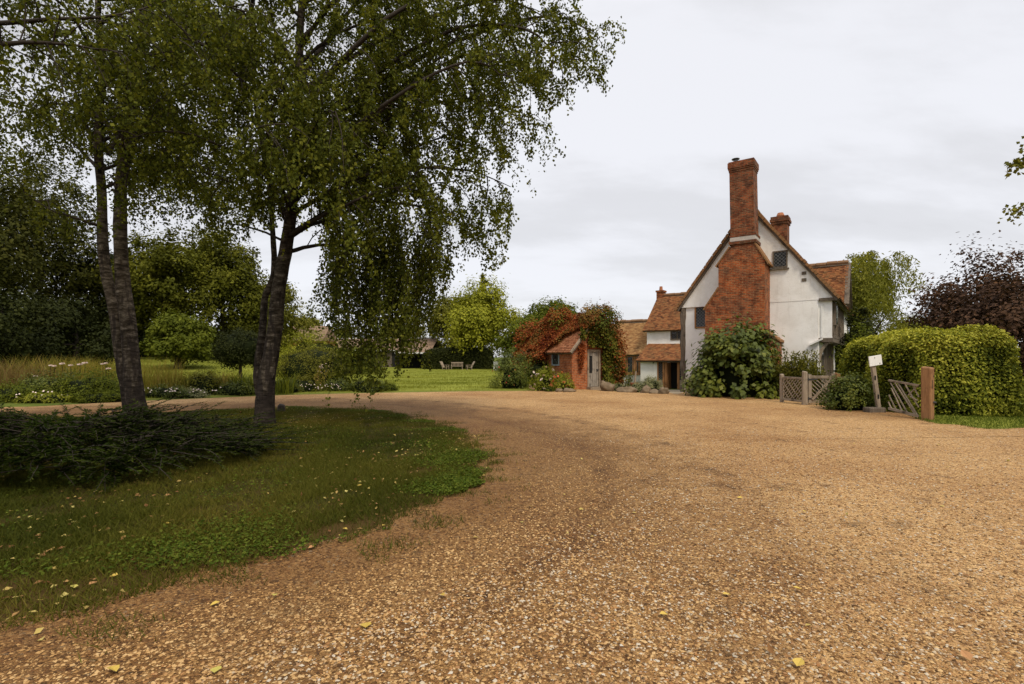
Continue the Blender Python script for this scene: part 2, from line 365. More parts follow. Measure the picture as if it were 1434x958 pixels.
def leafmesh(name, Pt, Nr, size, aspect, mat, rnd, droop=.3, core=None, fold=.18):
    n = len(Pt); rd = rdir(n)
    ax = np.cross(Nr, rd); ax[:, 2] -= droop*.7; ax += Nr*.25
    ln = size*(.65+.7*R.rand(n))
    V, T = leafgeo(Pt, ax, Nr, ln, ln*aspect, fold)
    rn = np.repeat(np.clip(rnd, 0, 1), 4)
    mats = [mat]; mi = None
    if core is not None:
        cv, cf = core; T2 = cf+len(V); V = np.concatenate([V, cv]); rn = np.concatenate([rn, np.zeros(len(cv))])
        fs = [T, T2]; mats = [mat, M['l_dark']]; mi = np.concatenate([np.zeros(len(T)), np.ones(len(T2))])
    else: fs = [T]
    return npmesh(name, V, fs, mats, rn, mi)
def sphere(nu=20, nv=12):
    th = np.linspace(0, PI, nv); ph = np.arange(nu)*2*PI/nu
    V = np.stack([np.outer(np.sin(th), np.cos(ph)), np.outer(np.sin(th), np.sin(ph)), np.outer(np.cos(th), np.ones(nu))], -1).reshape(-1, 3)
    i = np.arange(nv-1)[:, None]*nu; j = np.arange(nu)[None]; k = (j+1) % nu
    return V, np.stack([i+j, i+nu+j, i+nu+k, i+k], -1).reshape(-1, 4)
def blob(n, c, r, nclump, rc, zmin=-.25, shell=(.72, 1.05), out=.7):
    """leaf points gathered in clumps on the surface of an ellipsoid"""
    d = rdir(nclump*3); d = d[d[:, 2] > zmin][:nclump]
    k = len(d); rad = shell[0]+(shell[1]-shell[0])*R.rand(k)
    cc = d*rad[:, None]
    idx = R.randint(0, k, n); rcs = rc*(.6+.8*R.rand(k))
    off = R.normal(size=(n, 3))*.55; 
    Pt = (cc[idx]*np.array(r)+off*rcs[idx][:, None])+np.array(c)
    Nr = unit(d[idx]*out+unit(off)*.6+np.array([0, 0, .35])+R.normal(size=(n, 3))*.35)
    tone = R.rand(k)[idx]*.5+R.rand(n)*.5
    return Pt, Nr, tone
def shrub(name, label, cat, pos, rx, ry, h, n, size, mat, nclump=60, rc=.25, group=None, core=.78, aspect=.6, lift=.12, sink=.02, parent=None, droop=.3, stems=True):
    c = np.array([0, 0, h*lift+ (0 if lift < .3 else 0)])
    rr = np.array([rx, ry, h*(1-lift)])
    Pt, Nr, tone = blob(n, c, rr, nclump, rc*min(rx, ry, h), -.35 if lift > .3 else -.08)
    keep = Pt[:, 2] > -.03; Pt, Nr, tone = Pt[keep], Nr[keep], tone[keep]
    co = None
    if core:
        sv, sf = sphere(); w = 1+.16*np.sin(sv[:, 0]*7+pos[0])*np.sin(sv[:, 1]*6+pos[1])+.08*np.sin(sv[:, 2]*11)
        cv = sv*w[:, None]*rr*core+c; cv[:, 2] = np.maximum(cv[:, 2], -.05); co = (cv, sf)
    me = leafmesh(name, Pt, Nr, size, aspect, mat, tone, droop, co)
    o = link(name, me, parent, pos if parent is None else None)
    if parent is None: props(o, label, cat, group)
    return o
def tree(name, label, cat, pos, h, r, cz, n, size, mat, lobes=9, lobe_r=.45, trunk_r=.22, group=None, bark='brown_bark', squash=1.0, aspect=.6, droop=.3, lean=(0, 0), clump=26, low=-.8, shell=(.6, 1.05), inner=.5):
    """h total height, r crown radius, cz crown centre height (from ground)"""
    t = empty(name, pos, 0, label, cat, group)
    rv = (h-cz)
    d = rdir(lobes*4); d = d[d[:, 2] > low][:lobes]; k = len(d)
    rad = inner+(.95-lobe_r-inner+.2)*R.rand(k)
    C = d*rad[:, None]*np.array([r, r*squash, rv])*(1-lobe_r*.55)+np.array([lean[0], lean[1], cz])
    Ps, Ns, Ts = [], [], []
    lr = lobe_r*(.7+.6*R.rand(k)); w = lr**2/np.sum(lr**2)
    for i in range(k):
        a, b, c = blob(int(n*w[i]), C[i], np.array([r, r*squash, rv*.85])*lr[i], clump, .3*lr[i]*min(r, rv), -.9, shell)
        Ps.append(a); Ns.append(b); Ts.append(c*.75+R.rand()*.25)
    Pt = np.concatenate(Ps); Nr = np.concatenate(Ns); T = np.concatenate(Ts)
    ok = Pt[:, 2] > .1
    link('crown', leafmesh('crown', Pt[ok], Nr[ok], size, aspect, mat, T[ok], droop), t)
    mb = MB(); zt = cz+rv*.35
    pts = [(lean[0]*f*f+.12*math.sin(f*5+pos[0]), lean[1]*f*f+.1*math.sin(f*4+1), -.1+f*(zt+.1)) for f in np.linspace(0, 1, 7)]
    mb.tube(pts, [trunk_r*(1.35 if i == 0 else 1-.8*i/6) for i in range(7)], 8, wob=.1)
    for i in range(min(k, 9)):
        s0 = np.array(pts[3+i % 3]); e = C[i]; mid = (s0+e)/2+np.array([0, 0, -.08*rv])
        mb.tube([s0, mid, e], [trunk_r*.45, trunk_r*.3, trunk_r*.08], 5)
    mb.build('trunk', M[bark], t, smooth=True)
    return t

# ------------------------------------------------------------------ ground sheets
def vnoise(x, y, f=1.0, seed=0):
    rs = np.random.RandomState(seed); o = 0
    for k in range(7):
        a = rs.rand()*6.3; q = f*(.6+rs.rand()*1.6); o = o+np.sin((x*math.cos(a)+y*math.sin(a))*q+rs.rand()*6)
    return o/7*1.6
def inpoly(poly, x, y):
    poly = np.asarray(poly); c = np.zeros(np.shape(x), bool); j = len(poly)-1
    for i in range(len(poly)):
        xi, yi = poly[i]; xj, yj = poly[j]
        t = ((yi > y) != (yj > y)) & (x < (xj-xi)*(y-yi)/(yj-yi+1e-12)+xi); c ^= t; j = i
    return c
def edgedist(poly, x, y):
    poly = np.asarray(poly, float); d = np.full(np.shape(x), 1e9)
    for i in range(len(poly)):
        a = poly[i]; b = poly[(i+1) % len(poly)]; ab = b-a
        t = np.clip(((x-a[0])*ab[0]+(y-a[1])*ab[1])/(ab@ab+1e-9), 0, 1)
        d = np.minimum(d, np.hypot(x-a[0]-t*ab[0], y-a[1]-t*ab[1]))
    return d
def resample(poly, n, wob, seed):
    poly = np.asarray(poly, float); q = np.vstack([poly, poly[:1]])
    # smooth closed catmull-rom
    out = []; m = len(poly)
    for i in range(m):
        p0, p1, p2, p3 = poly[i-1], poly[i], poly[(i+1) % m], poly[(i+2) % m]
        for t in np.linspace(0, 1, 24, endpoint=False):
            out.append(.5*((2*p1)+(-p0+p2)*t+(2*p0-5*p1+4*p2-p3)*t*t+(-p0+3*p1-3*p2+p3)*t**3))
    out = np.array(out); seg = np.r_[0, np.cumsum(np.linalg.norm(np.diff(np.vstack([out, out[:1]]), axis=0), axis=1))]
    s = np.linspace(0, seg[-1], n, endpoint=False); o2 = np.vstack([out, out[:1]])
    pts = np.stack([np.interp(s, seg, o2[:, 0]), np.interp(s, seg, o2[:, 1])], 1)
    if wob:
        tan = unit(np.roll(pts, -1, 0)-np.roll(pts, 1, 0)); nor = np.stack([tan[:, 1], -tan[:, 0]], 1)
        rs = np.random.RandomState(seed); w = sum(np.sin(s*fq+rs.rand()*6)*a for fq, a in ((1.3, .5), (3.1, .35), (7.3, .25), (15, .2), (31, .12)))
        pts = pts+nor*w[:, None]*wob
    return pts
def sheet(name, poly, centre, dz, mat, kind='structure', rings=26, n=420, wob=0, sink=.03, mound=0, edgew=1.2, seed=1, eref=None):
    b = resample(poly, n, wob, seed); c = np.array(centre)
    f = np.linspace(0, 1, rings+1)[1:]**.8
    XY = [c[None]]+[c+(b-c)*t for t in f]; XY = np.concatenate(XY)
    z = gz(XY[:, 0], XY[:, 1])+dz
    ed = edgedist(b[::3], XY[:, 0], XY[:, 1])
    z += mound*sm(ed/1.5); z[-n:] -= sink+dz
    idx = lambda i, j: 1+i*n+(j % n)
    j = np.arange(n); T = np.stack([np.zeros(n, int), 1+j, 1+(j+1) % n], 1)
    Q = np.concatenate([np.stack([1+i*n+j, 1+(i+1)*n+j, 1+(i+1)*n+(j+1) % n, 1+i*n+(j+1) % n], 1) for i in range(rings-1+0)])
    ea = np.clip(1-ed/edgew, 0, 1) if eref is None else np.clip(1-edgedist(eref, XY[:, 0], XY[:, 1])/edgew, 0, 1)
    trk = np.zeros(len(XY))
    if eref is not None:
        e3 = edgedist(eref, XY[:, 0], XY[:, 1])
        for o_, sg_ in ((1.5, .3), (3.1, .3), (4.9, .35), (6.6, .35)): trk += np.exp(-((e3+.25*vnoise(XY[:, 0], XY[:, 1], .5, int(o_*10))-o_)/sg_)**2)*(1 if o_ < 4 else .6)
    me = npmesh(name, np.c_[XY, z], [T, Q], mat, smooth=True, attrs={'edge': ea, 'track': trk})
    o = link(name, me); props(o, kind=kind); return o, b

def gp(px, py): return tuple(G(px, py)[:2])
# terrain out to the horizon
na, radii = 240, np.r_[.5, np.arange(2, 80, 1.2), 80*1.14**np.arange(0, 30)]
an = np.arange(na)*2*PI/na
XY = np.stack([np.outer(radii, np.cos(an)), np.outer(radii, np.sin(an))], -1).reshape(-1, 2)
ii = np.arange(len(radii)-1)[:, None]*na; jj = np.arange(na)[None]; kk = (jj+1) % na
TQ = np.stack([ii+jj, ii+na+jj, ii+na+kk, ii+kk], -1).reshape(-1, 4)
tz = gz(XY[:, 0], XY[:, 1])-.03
me = npmesh('ground', np.r_[np.c_[XY, tz], [[0, 0, -.03]]], [TQ, np.stack([np.full(na, len(XY)), np.arange(na), (np.arange(na)+1) % na], 1)], M['field'], smooth=True, attrs={'edge': np.zeros(len(XY)+1)})
props(link('ground', me), kind='structure')
island = [gp(684, 628), gp(640, 603), gp(580, 585), gp(500, 573), gp(400, 571), gp(280, 577), gp(150, 584), (-12.5, 12.3), (-16, 9), (-15, 3), (-9, 2.3), (-4.4, 2.6), gp(30, 872), gp(150, 845), gp(270, 816), gp(390, 786), gp(500, 758), gp(590, 728), gp(655, 683), gp(683, 650)]
drive = [(2.5, 23.6), (4.6, 25.3), (7, 29.2), (9.6, 28.6), (10, 22), (10.2, 18), (11, 15.6), (11.6, 13), (13, 10.2), (24, 9), (26, -6), (0, -10), (-22, -5), (-24, 8), (-22, 15.6), gp(0, 570), gp(100, 566), gp(200, 561), gp(300, 557), gp(400, 553), gp(500, 550.5), gp(560, 549.5), gp(650, 548), gp(740, 547)]
dsheet, dpoly = sheet('gravel_drive', drive, (1, 9), .0, M['gravel'], n=560, wob=.03, sink=.05, rings=90, edgew=4.2, eref=np.array(island))
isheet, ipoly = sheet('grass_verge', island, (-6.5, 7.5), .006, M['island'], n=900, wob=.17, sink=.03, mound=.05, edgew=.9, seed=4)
lawn = [gp(742, 546), gp(650, 547), gp(560, 548), gp(430, 551), gp(300, 555), gp(150, 561), (-17, 17), (-34, 20), (-46, 46), (-20, 75), (0, 75), (4, 40), (2.2, 27)]
lsheet, lpoly = sheet('lawn', lawn, (-7, 34), .008, M['lawn'], n=400, wob=.04, sink=.04, edgew=.5, rings=50, seed=3)
path = [gp(925, 548), gp(945, 552), gp(958, 550), GX(956, 31)[:2], GX(915, 31)[:2], GX(918, 29)[:2]]
sheet('porch_path', [tuple(p) for p in path], tuple(np.mean(np.array([tuple(p) for p in path]), 0)), .012, M['paving'], n=60, sink=.02, rings=6)
vr = [gp(1300, 593), gp(1340, 596), gp(1390, 602), (12.2, 11.0), (15, 10.8), (15, 14), (11.5, 14.4), (10.2, 13.2)]
vsheet, vpoly = sheet('grass_bank', vr, (12, 12.2), .014, M['lawn'], n=140, wob=.05, sink=.04, edgew=.5, rings=8, seed=5)

def blades(name, pts, hmin, hmax, w, mat, tone=None, lean=.5):
    n = len(pts); h = hmin+(hmax-hmin)*R.rand(n)
    a = R.rand(n)*2*PI; s = np.stack([np.cos(a), np.sin(a), np.zeros(n)], 1)*(w*(.6+.8*R.rand(n)))[:, None]
    ln = R.normal(size=(n, 3))*lean; ln[:, 2] = 0
    tip = pts+np.array([0, 0, 1])*h[:, None]+ln*h[:, None]
    V = np.stack([pts-s/2, pts+s/2, tip], 1).reshape(-1, 3); b = np.arange(n)*3
    t = R.rand(n) if tone is None else np.clip(tone*.6+R.rand(n)*.4, 0, 1)
    return npmesh(name, V, [np.stack([b, b+1, b+2], 1)], mat, np.repeat(t, 3))
def scatter(poly, n, dens=None):
    lo = poly.min(0); hi = poly.max(0); out = []
    while sum(map(len, out)) < n:
        q = lo+(hi-lo)*R.rand(n*2, 2); q = q[inpoly(poly, q[:, 0], q[:, 1])]
        if dens is not None: q = q[R.rand(len(q)) < dens(q[:, 0], q[:, 1])]
        out.append(q)
    return np.concatenate(out)[:n]
def idens(x, y):
    e = edgedist(ipoly[::4], x, y); d = np.hypot(x, y)
    vis = (x > -y*1.08-1)*1.0
    return np.clip(.35+e*.9, 0, 1)*np.clip(.55+.6*vnoise(x, y, 2.2, 3)+.6*vnoise(x, y, 7, 8), .14, 1)*np.clip(6/d, .25, 1)*vis
ibig = np.array([-6.5, 7.5])+(ipoly-np.array([-6.5, 7.5]))*1.12
def idens2(x, y):
    ins = inpoly(ipoly[::4], x, y); e = edgedist(ipoly[::4], x, y)
    return np.where(ins, idens(x, y), np.clip(.5-e*.8, 0, 1)*np.clip(vnoise(x, y, 6, 31)*1.3+.05, 0, 1)*np.clip(6/np.hypot(x, y), .25, 1)*(x > -y*1.08-1))
q = scatter(ibig, 300000, idens2)
def izz(x, y): return gz(x, y)+.006*inpoly(ipoly[::4], x, y)+.05*sm(edgedist(ipoly[::4], x, y)/1.5)*inpoly(ipoly[::4], x, y)
tone = np.clip(.5+.5*vnoise(q[:, 0], q[:, 1], 1.5, 12), 0, 1)
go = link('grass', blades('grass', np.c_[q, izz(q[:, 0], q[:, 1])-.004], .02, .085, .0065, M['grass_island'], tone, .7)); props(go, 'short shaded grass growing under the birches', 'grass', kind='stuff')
# broad-leaved weeds and clover along the drive edge of the island
def wdens(x, y):
    e = edgedist(ipoly[::4], x, y); return np.clip(1-e/1.3, .05, 1)*np.clip(.1+1.3*vnoise(x, y, 2.6, 21), 0, 1)*(x > -y*1.05-.5)*np.clip(6/np.hypot(x, y), .2, 1)
q = scatter(ipoly, 26000, wdens); n = len(q)
V, T = leafgeo(np.c_[q, izz(q[:, 0], q[:, 1])+.01+.03*R.rand(n)], unit(np.c_[R.normal(size=(n, 2)), .1+.3*R.rand(n)]), np.c_[R.normal(size=(n, 2))*.35, np.ones(n)], .02+.02*R.rand(n), .016+.012*R.rand(n))
M['l_weed'] = leafmat('l_weed', [(0.036, 0.062, 0.006), (0.072, 0.104, 0.011), (0.132, 0.156, 0.020)], .3)
props(link('clover', npmesh('clover', V, [T], M['l_weed'], np.repeat(R.rand(n), 4))), 'low clover and moss creeping along the edge of the grass', 'ground cover', kind='stuff')
def ldens(x, y): return np.clip(30/y, .15, 1)**2*np.clip(.5+.6*vnoise(x, y, 1.2, 5), .1, 1)
q = scatter(lpoly, 120000, ldens)
props(link('lawn_grass', blades('lawn_grass', np.c_[q, gz(q[:, 0], q[:, 1])], .03, .11, .022, M['grass_lawn'], np.clip(.5+.5*vnoise(q[:, 0], q[:, 1], .5, 6), 0, 1))), 'bright mown lawn grass beyond the drive', 'grass', kind='stuff')
q = scatter(vpoly, 14000)
props(link('bank_grass', blades('bank_grass', np.c_[q, gz(q[:, 0], q[:, 1])+.01], .02, .08, .01, M['l_weed'])), 'strip of rough grass at the foot of the clipped hedge', 'grass', kind='stuff')
# loose stones of the gravel, near the camera
def sdens(x, y):
    d = np.hypot(x, y); return np.clip((3.0/d)**2.2, 0, 1)*(np.abs(x) < y*1.1+.4)*(y > 1.9)
q = scatter(np.array([(-10, 1.9), (11.5, 1.9), (11.5, 11), (-10, 11)]), 115000, sdens)
e = inpoly(ipoly[::4], q[:, 0], q[:, 1]); ee = edgedist(ipoly[::4], q[:, 0], q[:, 1]); q = q[(~e & (R.rand(len(q)) < np.clip(.45+ee/1.2, 0, 1))) | (e & (ee < .3*R.rand(len(q))**2))]
ed_ = np.clip(.3+edgedist(ipoly[::4], q[:, 0], q[:, 1])/2.6+.25*vnoise(q[:, 0], q[:, 1], 1.6, 44), .25, 1); n = len(q); s = .0044+.0085*R.rand(n)**2.6
dirs = np.array([(1, 0, 0), (0, 1, 0), (-1, 0, 0), (0, -1, 0), (0, 0, 1)], float)
a = R.rand(n)*6.28; ca, sa = np.cos(a), np.sin(a)
Vv = dirs[None]*(s[:, None, None]*(.65+.7*R.rand(n, 5, 1)))*np.array([1.25, .85, .6])
Vr = np.stack([Vv[..., 0]*ca[:, None]-Vv[..., 1]*sa[:, None], Vv[..., 0]*sa[:, None]+Vv[..., 1]*ca[:, None], Vv[..., 2]+.002*R.rand(n)[:, None]], -1)
Vr += np.c_[q, gz(q[:, 0], q[:, 1])+.001][:, None]; b = np.arange(n)*5
T = np.concatenate([np.stack([b+i, b+(i+1) % 4, b+4], 1) for i in range(4)])
props(link('gravel', npmesh('gravel', Vr.reshape(-1, 3), [T], M['stone_bits'], np.repeat(R.rand(n)**1.15*ed_, 5))), 'loose flint and sandstone chips on the drive', 'gravel', kind='stuff')

# fallen leaves: a few big ones as things, the rest as litter
def leaf_shape(l, w):
    mb = MB(); mb.add([(0, 0, 0), (w*.5, l*.3, .004+w*.1), (w*.36, l*.65, .01), (0, l, .006), (-w*.36, l*.65, .008), (-w*.5, l*.3, .004+w*.1), (0, l*.45, .002)],
                      [(0, 1, 6), (1, 2, 6), (2, 3, 6), (3, 4, 6), (4, 5, 6), (5, 0, 6)]); return mb
lm = [leaf_shape(.055, .042).mesh('fallen_leaf', M['fall%d' % i]) for i in range(3)]
FL = [(155, 940, 0, 1.3), (308, 848, 0, 1), (512, 888, 0, 1.5), (172, 768, 0, 1), (104, 832, 2, 1), (124, 828, 1, 1), (220, 770, 0, 1), (176, 764, 2, 1), (166, 815, 0, .9), (58, 852, 0, .9), (385, 838, 2, .9), (1040, 700, 0, 1), (1130, 720, 0, 1), (935, 870, 0, 1), (1125, 835, 0, 1.2), (1116, 944, 0, 1.3), (1360, 938, 1, 1.2), (1012, 838, 0, 1), (300, 955, 2, 1.2), (618, 838, 0, .9), (150, 870, 1, 1), (540, 740, 0, 1), (470, 662, 2, 1.2), (215, 722, 1, 1), (230, 705, 1, 1), (480, 745, 0, 1), (400, 750, 0, .9), (356, 745, 1, 1), (440, 770, 1, .9), (530, 712, 1, 1), (500, 690, 0, 1), (240, 745, 0, 1)]
for i, (px, py, c, sc) in enumerate(FL):
    g = G(px, py); o = link('fallen_leaf', lm[c], None, (g[0], g[1], float(izz(g[0], g[1]) if inpoly(ipoly[::4], np.array([g[0]]), np.array([g[1]]))[0] else g[2])+.02)); o.rotation_euler = (random.uniform(-.3, .3), random.uniform(-.3, .3), random.uniform(0, 6.3)); o.scale = (sc,)*3
    onv = inpoly(ipoly[::4], np.array([g[0]]), np.array([g[1]]))[0]
    props(o, ['yellow fallen leaf lying flat', 'brown fallen leaf lying flat', 'pale greenish yellow fallen leaf lying flat'][c]+(' on the shaded grass' if onv else ' on the gravel drive'), 'leaf', 'larger fallen leaves on the ground')
def litter(poly, n, dens, zf, sz):
    q = scatter(poly, n, dens)
    return np.c_[q, zf(q[:, 0], q[:, 1])+.02], n
pa, n1 = litter(ipoly, 2000, lambda x, y: np.clip(.35+.6*vnoise(x, y, 1.5, 9), .05, 1)*(x > -y*1.05), izz, .05)
q = scatter(np.array([(-7, 2), (9, 2), (9, 9), (-7, 9)]), 160, lambda x, y: (np.abs(x) < y*1.1)*1.0); pb = np.c_[q, gz(q[:, 0], q[:, 1])+.008]
pp = np.r_[pa, pb]; n = len(pp)
V, T = leafgeo(pp, unit(np.c_[R.normal(size=(n, 2)), R.normal(size=n)*.2]), np.c_[R.normal(size=(n, 2))*.3, np.ones(n)], .03+.03*R.rand(n), .02+.02*R.rand(n))
M['litter'] = leafmat('litter', [(.16, .07, .03), (.32, .17, .07), (.45, .33, .10), (.5, .42, .14)], .2)
props(link('leaf_litter', npmesh('leaf_litter', V, [T], M['litter'], np.repeat(R.rand(n), 4))), 'small dry leaves scattered over the grass and gravel', 'leaf litter', kind='stuff')

# ------------------------------------------------------------------ the cottage
A36 = math.radians(36); EX = np.array([math.cos(A36), -math.sin(A36)]); EY = np.array([math.sin(A36), math.cos(A36)])
HL = np.array([(956-717)/F*26.0, 26.0]); HB = gzf(*HL)
def H(px, py, v=0.0):
    k = (px-717)/F
    # point = HL+u*EX+v*EY ; x = k*y
    b = HL+v*EY; u = (k*b[1]-b[0])/(EX[0]-k*EX[1]); y = b[1]+u*EX[1]
    return u, CAMH-(py-HZ)/F*y-HB
def W(u, v): return HL+u*EX+v*EY
def Hu(px, v): return H(px, 500, v)[0]
cot = empty('cottage', (HL[0], HL[1], HB), -A36, 'old white plastered cottage with clay tile roofs, low wing and porch', 'house')
gb = -.45   # walls run down into the ground
ul = 0.0; ur = Hu(1165, 0); ulow = Hu(1147, 0)
zeL = H(945, 432)[1]; zeR = H(1178, 416)[1]; zr = H(1049, 290)[1]; um = (ul+ur)/2-.05
zjet = H(1155, 474)[1]; LEN = 11.0
# lower gable wall, jettied to the right
front = lambda p, q, a: (p, a, q)
mb = MB(); mb.prism([(ul+.12, gb), (ulow, gb), (ulow, zjet-.15), (ulow+.12, zjet), (ur, zjet), (ur, zeR), (ul+.12, zeL)], 0, .25, front)
mb.build('gable_wall', M['plaster'], cot)
mb = MB(); mb.prism([(um+.6, gb), (ulow-.02, gb), (ulow-.02, zeL+.015), (um+.6, zeL+.015)], -.078, .1, front); mb.build('gable_wall', M['plaster'], cot)
oh = .28
mb = MB(); mb.prism([(ul-.22, zeL), (Hu(1149, 0), zeL+.02), (Hu(1149, 0), zeR), (ur+.28, zeR), (um, zr)], -.09, .2, front)
mb.build('gable_panel', M['plaster'], cot)
mb = MB(); mb.box(ul+.05, ul+.3, .25, LEN, gb, zeL); mb.build('side_wall', M['plaster'], cot)
mb = MB(); mb.box(ulow-.25, ulow, .25, LEN, gb, zjet); mb.build('side_wall', M['plaster'], cot)
mb = MB(); mb.box(ur-.25, ur-.04, .25, LEN, zjet+.02, zeR); mb.build('side_wall', M['plaster'], cot)
mb = MB(); mb.prism([(ul, gb), (ur, gb), (ur, zeR), (um, zr-.1), (ul, zeL)], LEN, LEN+.25, front); mb.build('gable_wall', M['plaster'], cot)
for k, v in enumerate(np.arange(.12, 8, .85)):   # exposed timber studs of the jettied side
    mb = MB(); mb.box(ur-.05, ur+.02+.004*(k % 2), v, v+.13, zjet+.1, zeR-.02); mb.build('stud', M['timber'], cot)
mb = MB(); mb.box(ulow-.02, ur+.05, -.03, 8.4, zjet-.16, zjet+.02); mb.build('jetty_beam', M['timber'], cot)
mb = MB(); mb.box(ur-.08, ur+.06, 0.26, 8.4, zjet+.03, zjet+.17); mb.build('jetty_beam', M['timber'], cot)
mb = MB(); mb.box(Hu(1148, 0)-.02, ur+.3, -.13, .1, zeR-.13, zeR-.01); mb.build('eaves_beam', M['timber'], cot)
a, b = H(1134, 481, -.1), H(1152, 474, -.1)
mb = MB(); mb.prism([(a[0], a[1]-.1), (b[0], b[1]-.06), (b[0], b[1]+.02), (a[0], a[1]-.02)], -.28, -.0, front); mb.build('weathering_ledge', M['plaster'], cot)
mb = MB(); mb.box(Hu(1151, 0)-.03, Hu(1151, 0)+.03, -.035, 0, zjet+.05, zeR-.14); mb.build('batten', M['white'], cot)
# curved bracket and posts under the jetty
pts = [(ulow-.02+.52*(1-math.cos(t)), .12, zjet-.14-.95*(1-math.sin(t))) for t in np.linspace(0, PI/2, 8)]
mb = MB(); mb.tube(pts, [.08]*8, 6); mb.build('bracket', M['grey_wood'], cot)
for v in (1.9, 3.9, 5.9):
    mb = MB(); mb.box(ulow+.01, ulow+.14, v, v+.16, gb, zjet-.16); mb.build('stud', M['timber'], cot)
for v in (.85, 2.6, 4.6):
    f = empty('window', (0, 0, 0)); f.parent = cot
    m1 = MB(); m1.box(ulow-.02, ulow+.05, v, v+.85, 1.0, 1.9); m1.build('frame', M['timber'], f)
    m1 = MB(); m1.box(ulow+.03, ulow+.06, v+.07, v+.78, 1.07, 1.83); m1.build('pane', M['glass'], f)
# upper side windows
f = empty('window', (0, 0, 0)); f.parent = cot
m1 = MB(); m1.box(ur-.04, ur+.09, .95, 2.1, zeR-1.15, zeR-.15); m1.build('frame', M['timber'], f)
m1 = MB(); m1.box(ur+.07, ur+.1, 1.02, 2.03, zeR-1.08, zeR-.22); m1.build('pane', M['glass'], f)
# weathered corner post on the left
mb = MB()
zz = np.linspace(gb, zeL-.02, 14)
mb.tube([(ul+.02+.015*math.sin(i*2.1), .02, z) for i, z in enumerate(zz)], [.13+.02*math.sin(i*1.7) for i in range(14)], 7, wob=.25); mb.build('corner_post', M['timber'], cot)
def window(u0, u1, z0, z1, v, fw=.07, fm='oak', mull=1, pm='glass', proud=.04, parent=cot, hood=False):
    f = empty('window', (0, 0, 0)); f.parent = parent
    m1 = MB()
    for (a, b, c, d) in ((u0, u0+fw, z0, z1), (u1-fw, u1, z0, z1), (u0+fw, u1-fw, z0, z0+fw), (u0+fw, u1-fw, z1-fw, z1)): m1.box(a, b, v-proud, v+.05, c, d)
    for k in range(1, mull):
        x = u0+(u1-u0)*k/mull; m1.box(x-.03, x+.03, v-proud+.004, v+.05, z0+fw, z1-fw)
    m1.build('frame', M[fm], f)
    m1 = MB(); m1.box(u0+fw*.9, u1-fw*.9, v-.012, v+.02, z0+fw*.9, z1-fw*.9); m1.build('pane', M[pm], f)
    if hood:
        m1 = MB(); m1.box(u0-.14, u1+.06, v-.1, v+.01, z0-.09, z0-.03); m1.build('sill', M[fm], f)
    return f
a, b = H(973, 460), H(989, 428); window(a[0], b[0]+.25, a[1], b[1], -.003, .07, 'oak')
a, b = H(1082, 376, -.1), H(1103, 350, -.1); window(a[0], b[0], a[1], b[1], -.092, .06, 'timber', hood=True)
for py in (382.5, 392):
    a = H(1126, py, -.09); mb = MB(); mb.box(a[0]-.09, a[0]+.09, -.11, -.08, a[1]-.07, a[1]+.07); o = mb.build('air_vent', M['timber'], cot)

def tiles(mb_rows, a, b, c, d, mat, name, parent, w=.17, ch=.105, sag=.0, over=.03, skip=None, local=True):
    """quad a,b eave (left,right), c,d ridge (right,left): overlapping single tiles in one mesh"""
    a, b, c, d = (np.array(p, float) for p in (a, b, c, d))
    sl = np.linalg.norm((d+c)/2-(a+b)/2); nc = max(2, int(sl/ch)); nrm = unit(np.cross(b-a, d-a)); 
    if nrm[2] < 0: nrm = -nrm
    Vs, Fs, Rn, k = [], [], [], 0
    for i in range(nc):
        f0 = i/nc-.01; f1 = min(1, (i+1.35)/nc)
        l0, r0 = a+(d-a)*f0, b+(c-b)*f0; l1, r1 = a+(d-a)*f1, b+(c-b)*f1
        ln = max(np.linalg.norm(r0-l0), np.linalg.norm(r1-l1)); nt_ = max(1, int(ln/w)); off = .5*(i % 2)/nt_
        js = np.arange(-1 if i % 2 else 0, nt_)
        for j in js:
            s0 = np.clip(j/nt_+off, 0, 1); s1 = np.clip((j+1)/nt_+off, 0, 1)
            if s1-s0 < 1e-4: continue
            lift = nrm*(.022+.014*R.rand()); tl = nrm*.012*R.normal()*.5
            sg = -nrm*sag*math.sin(PI*np.clip((s0+s1)/2, 0, 1))*(.3+.7*i/nc)
            jit = (a-d)/np.linalg.norm(a-d)*.014*R.normal()*.6
            p = [l0+(r0-l0)*s0+lift+jit+tl+sg, l0+(r0-l0)*s1+lift+jit-tl+sg, l1+(r1-l1)*s1+sg, l1+(r1-l1)*s0+sg]
            if skip is not None and skip((p[0]+p[2])/2): continue
            lo = [p[0]-lift*1.2-nrm*.012, p[1]-lift*1.2-nrm*.012]
            Vs += p+lo; Fs += [(k, k+1, k+2, k+3), (k+4, k+5, k+1, k), (k+5, k+2, k+1, k+1) if False else (k+4, k, k+3, k+3)][:2]; Rn += [R.rand()]*6; k += 6
    me = npmesh(name, np.array(Vs), [np.array(Fs)], mat, np.array(Rn))
    o = link(name, me, parent); return o
def slab(name, a, b, c, d, mat, parent, th=.08):
    a, b, c, d = (np.array(p, float) for p in (a, b, c, d)); n = unit(np.cross(b-a, d-a)); n = n if n[2] > 0 else -n
    mb = MB(); mb.hexa([p-n*(th+.07) for p in (a, b, c, d)]+[p-n*.075 for p in (a, b, c, d)]); return mb.build(name, mat, parent)
def ridge(name, a, b, mat, parent, r=.12, seg=.4):
    a = np.array(a, float); b = np.array(b, float); n = max(2, int(np.linalg.norm(b-a)/seg)); mb = MB()
    for i in range(n):
        p = a+(b-a)*i/n; q = a+(b-a)*(i+.97)/n; z = np.array([0, 0, .012*R.normal()]); mb.tube([p+z, q+z], [r*1.04, r], 8)
    return mb.build(name, mat, parent, smooth=False)
vf = -.2   # verge projects past the gable
sR = (zr-zeR)/(ur-um)
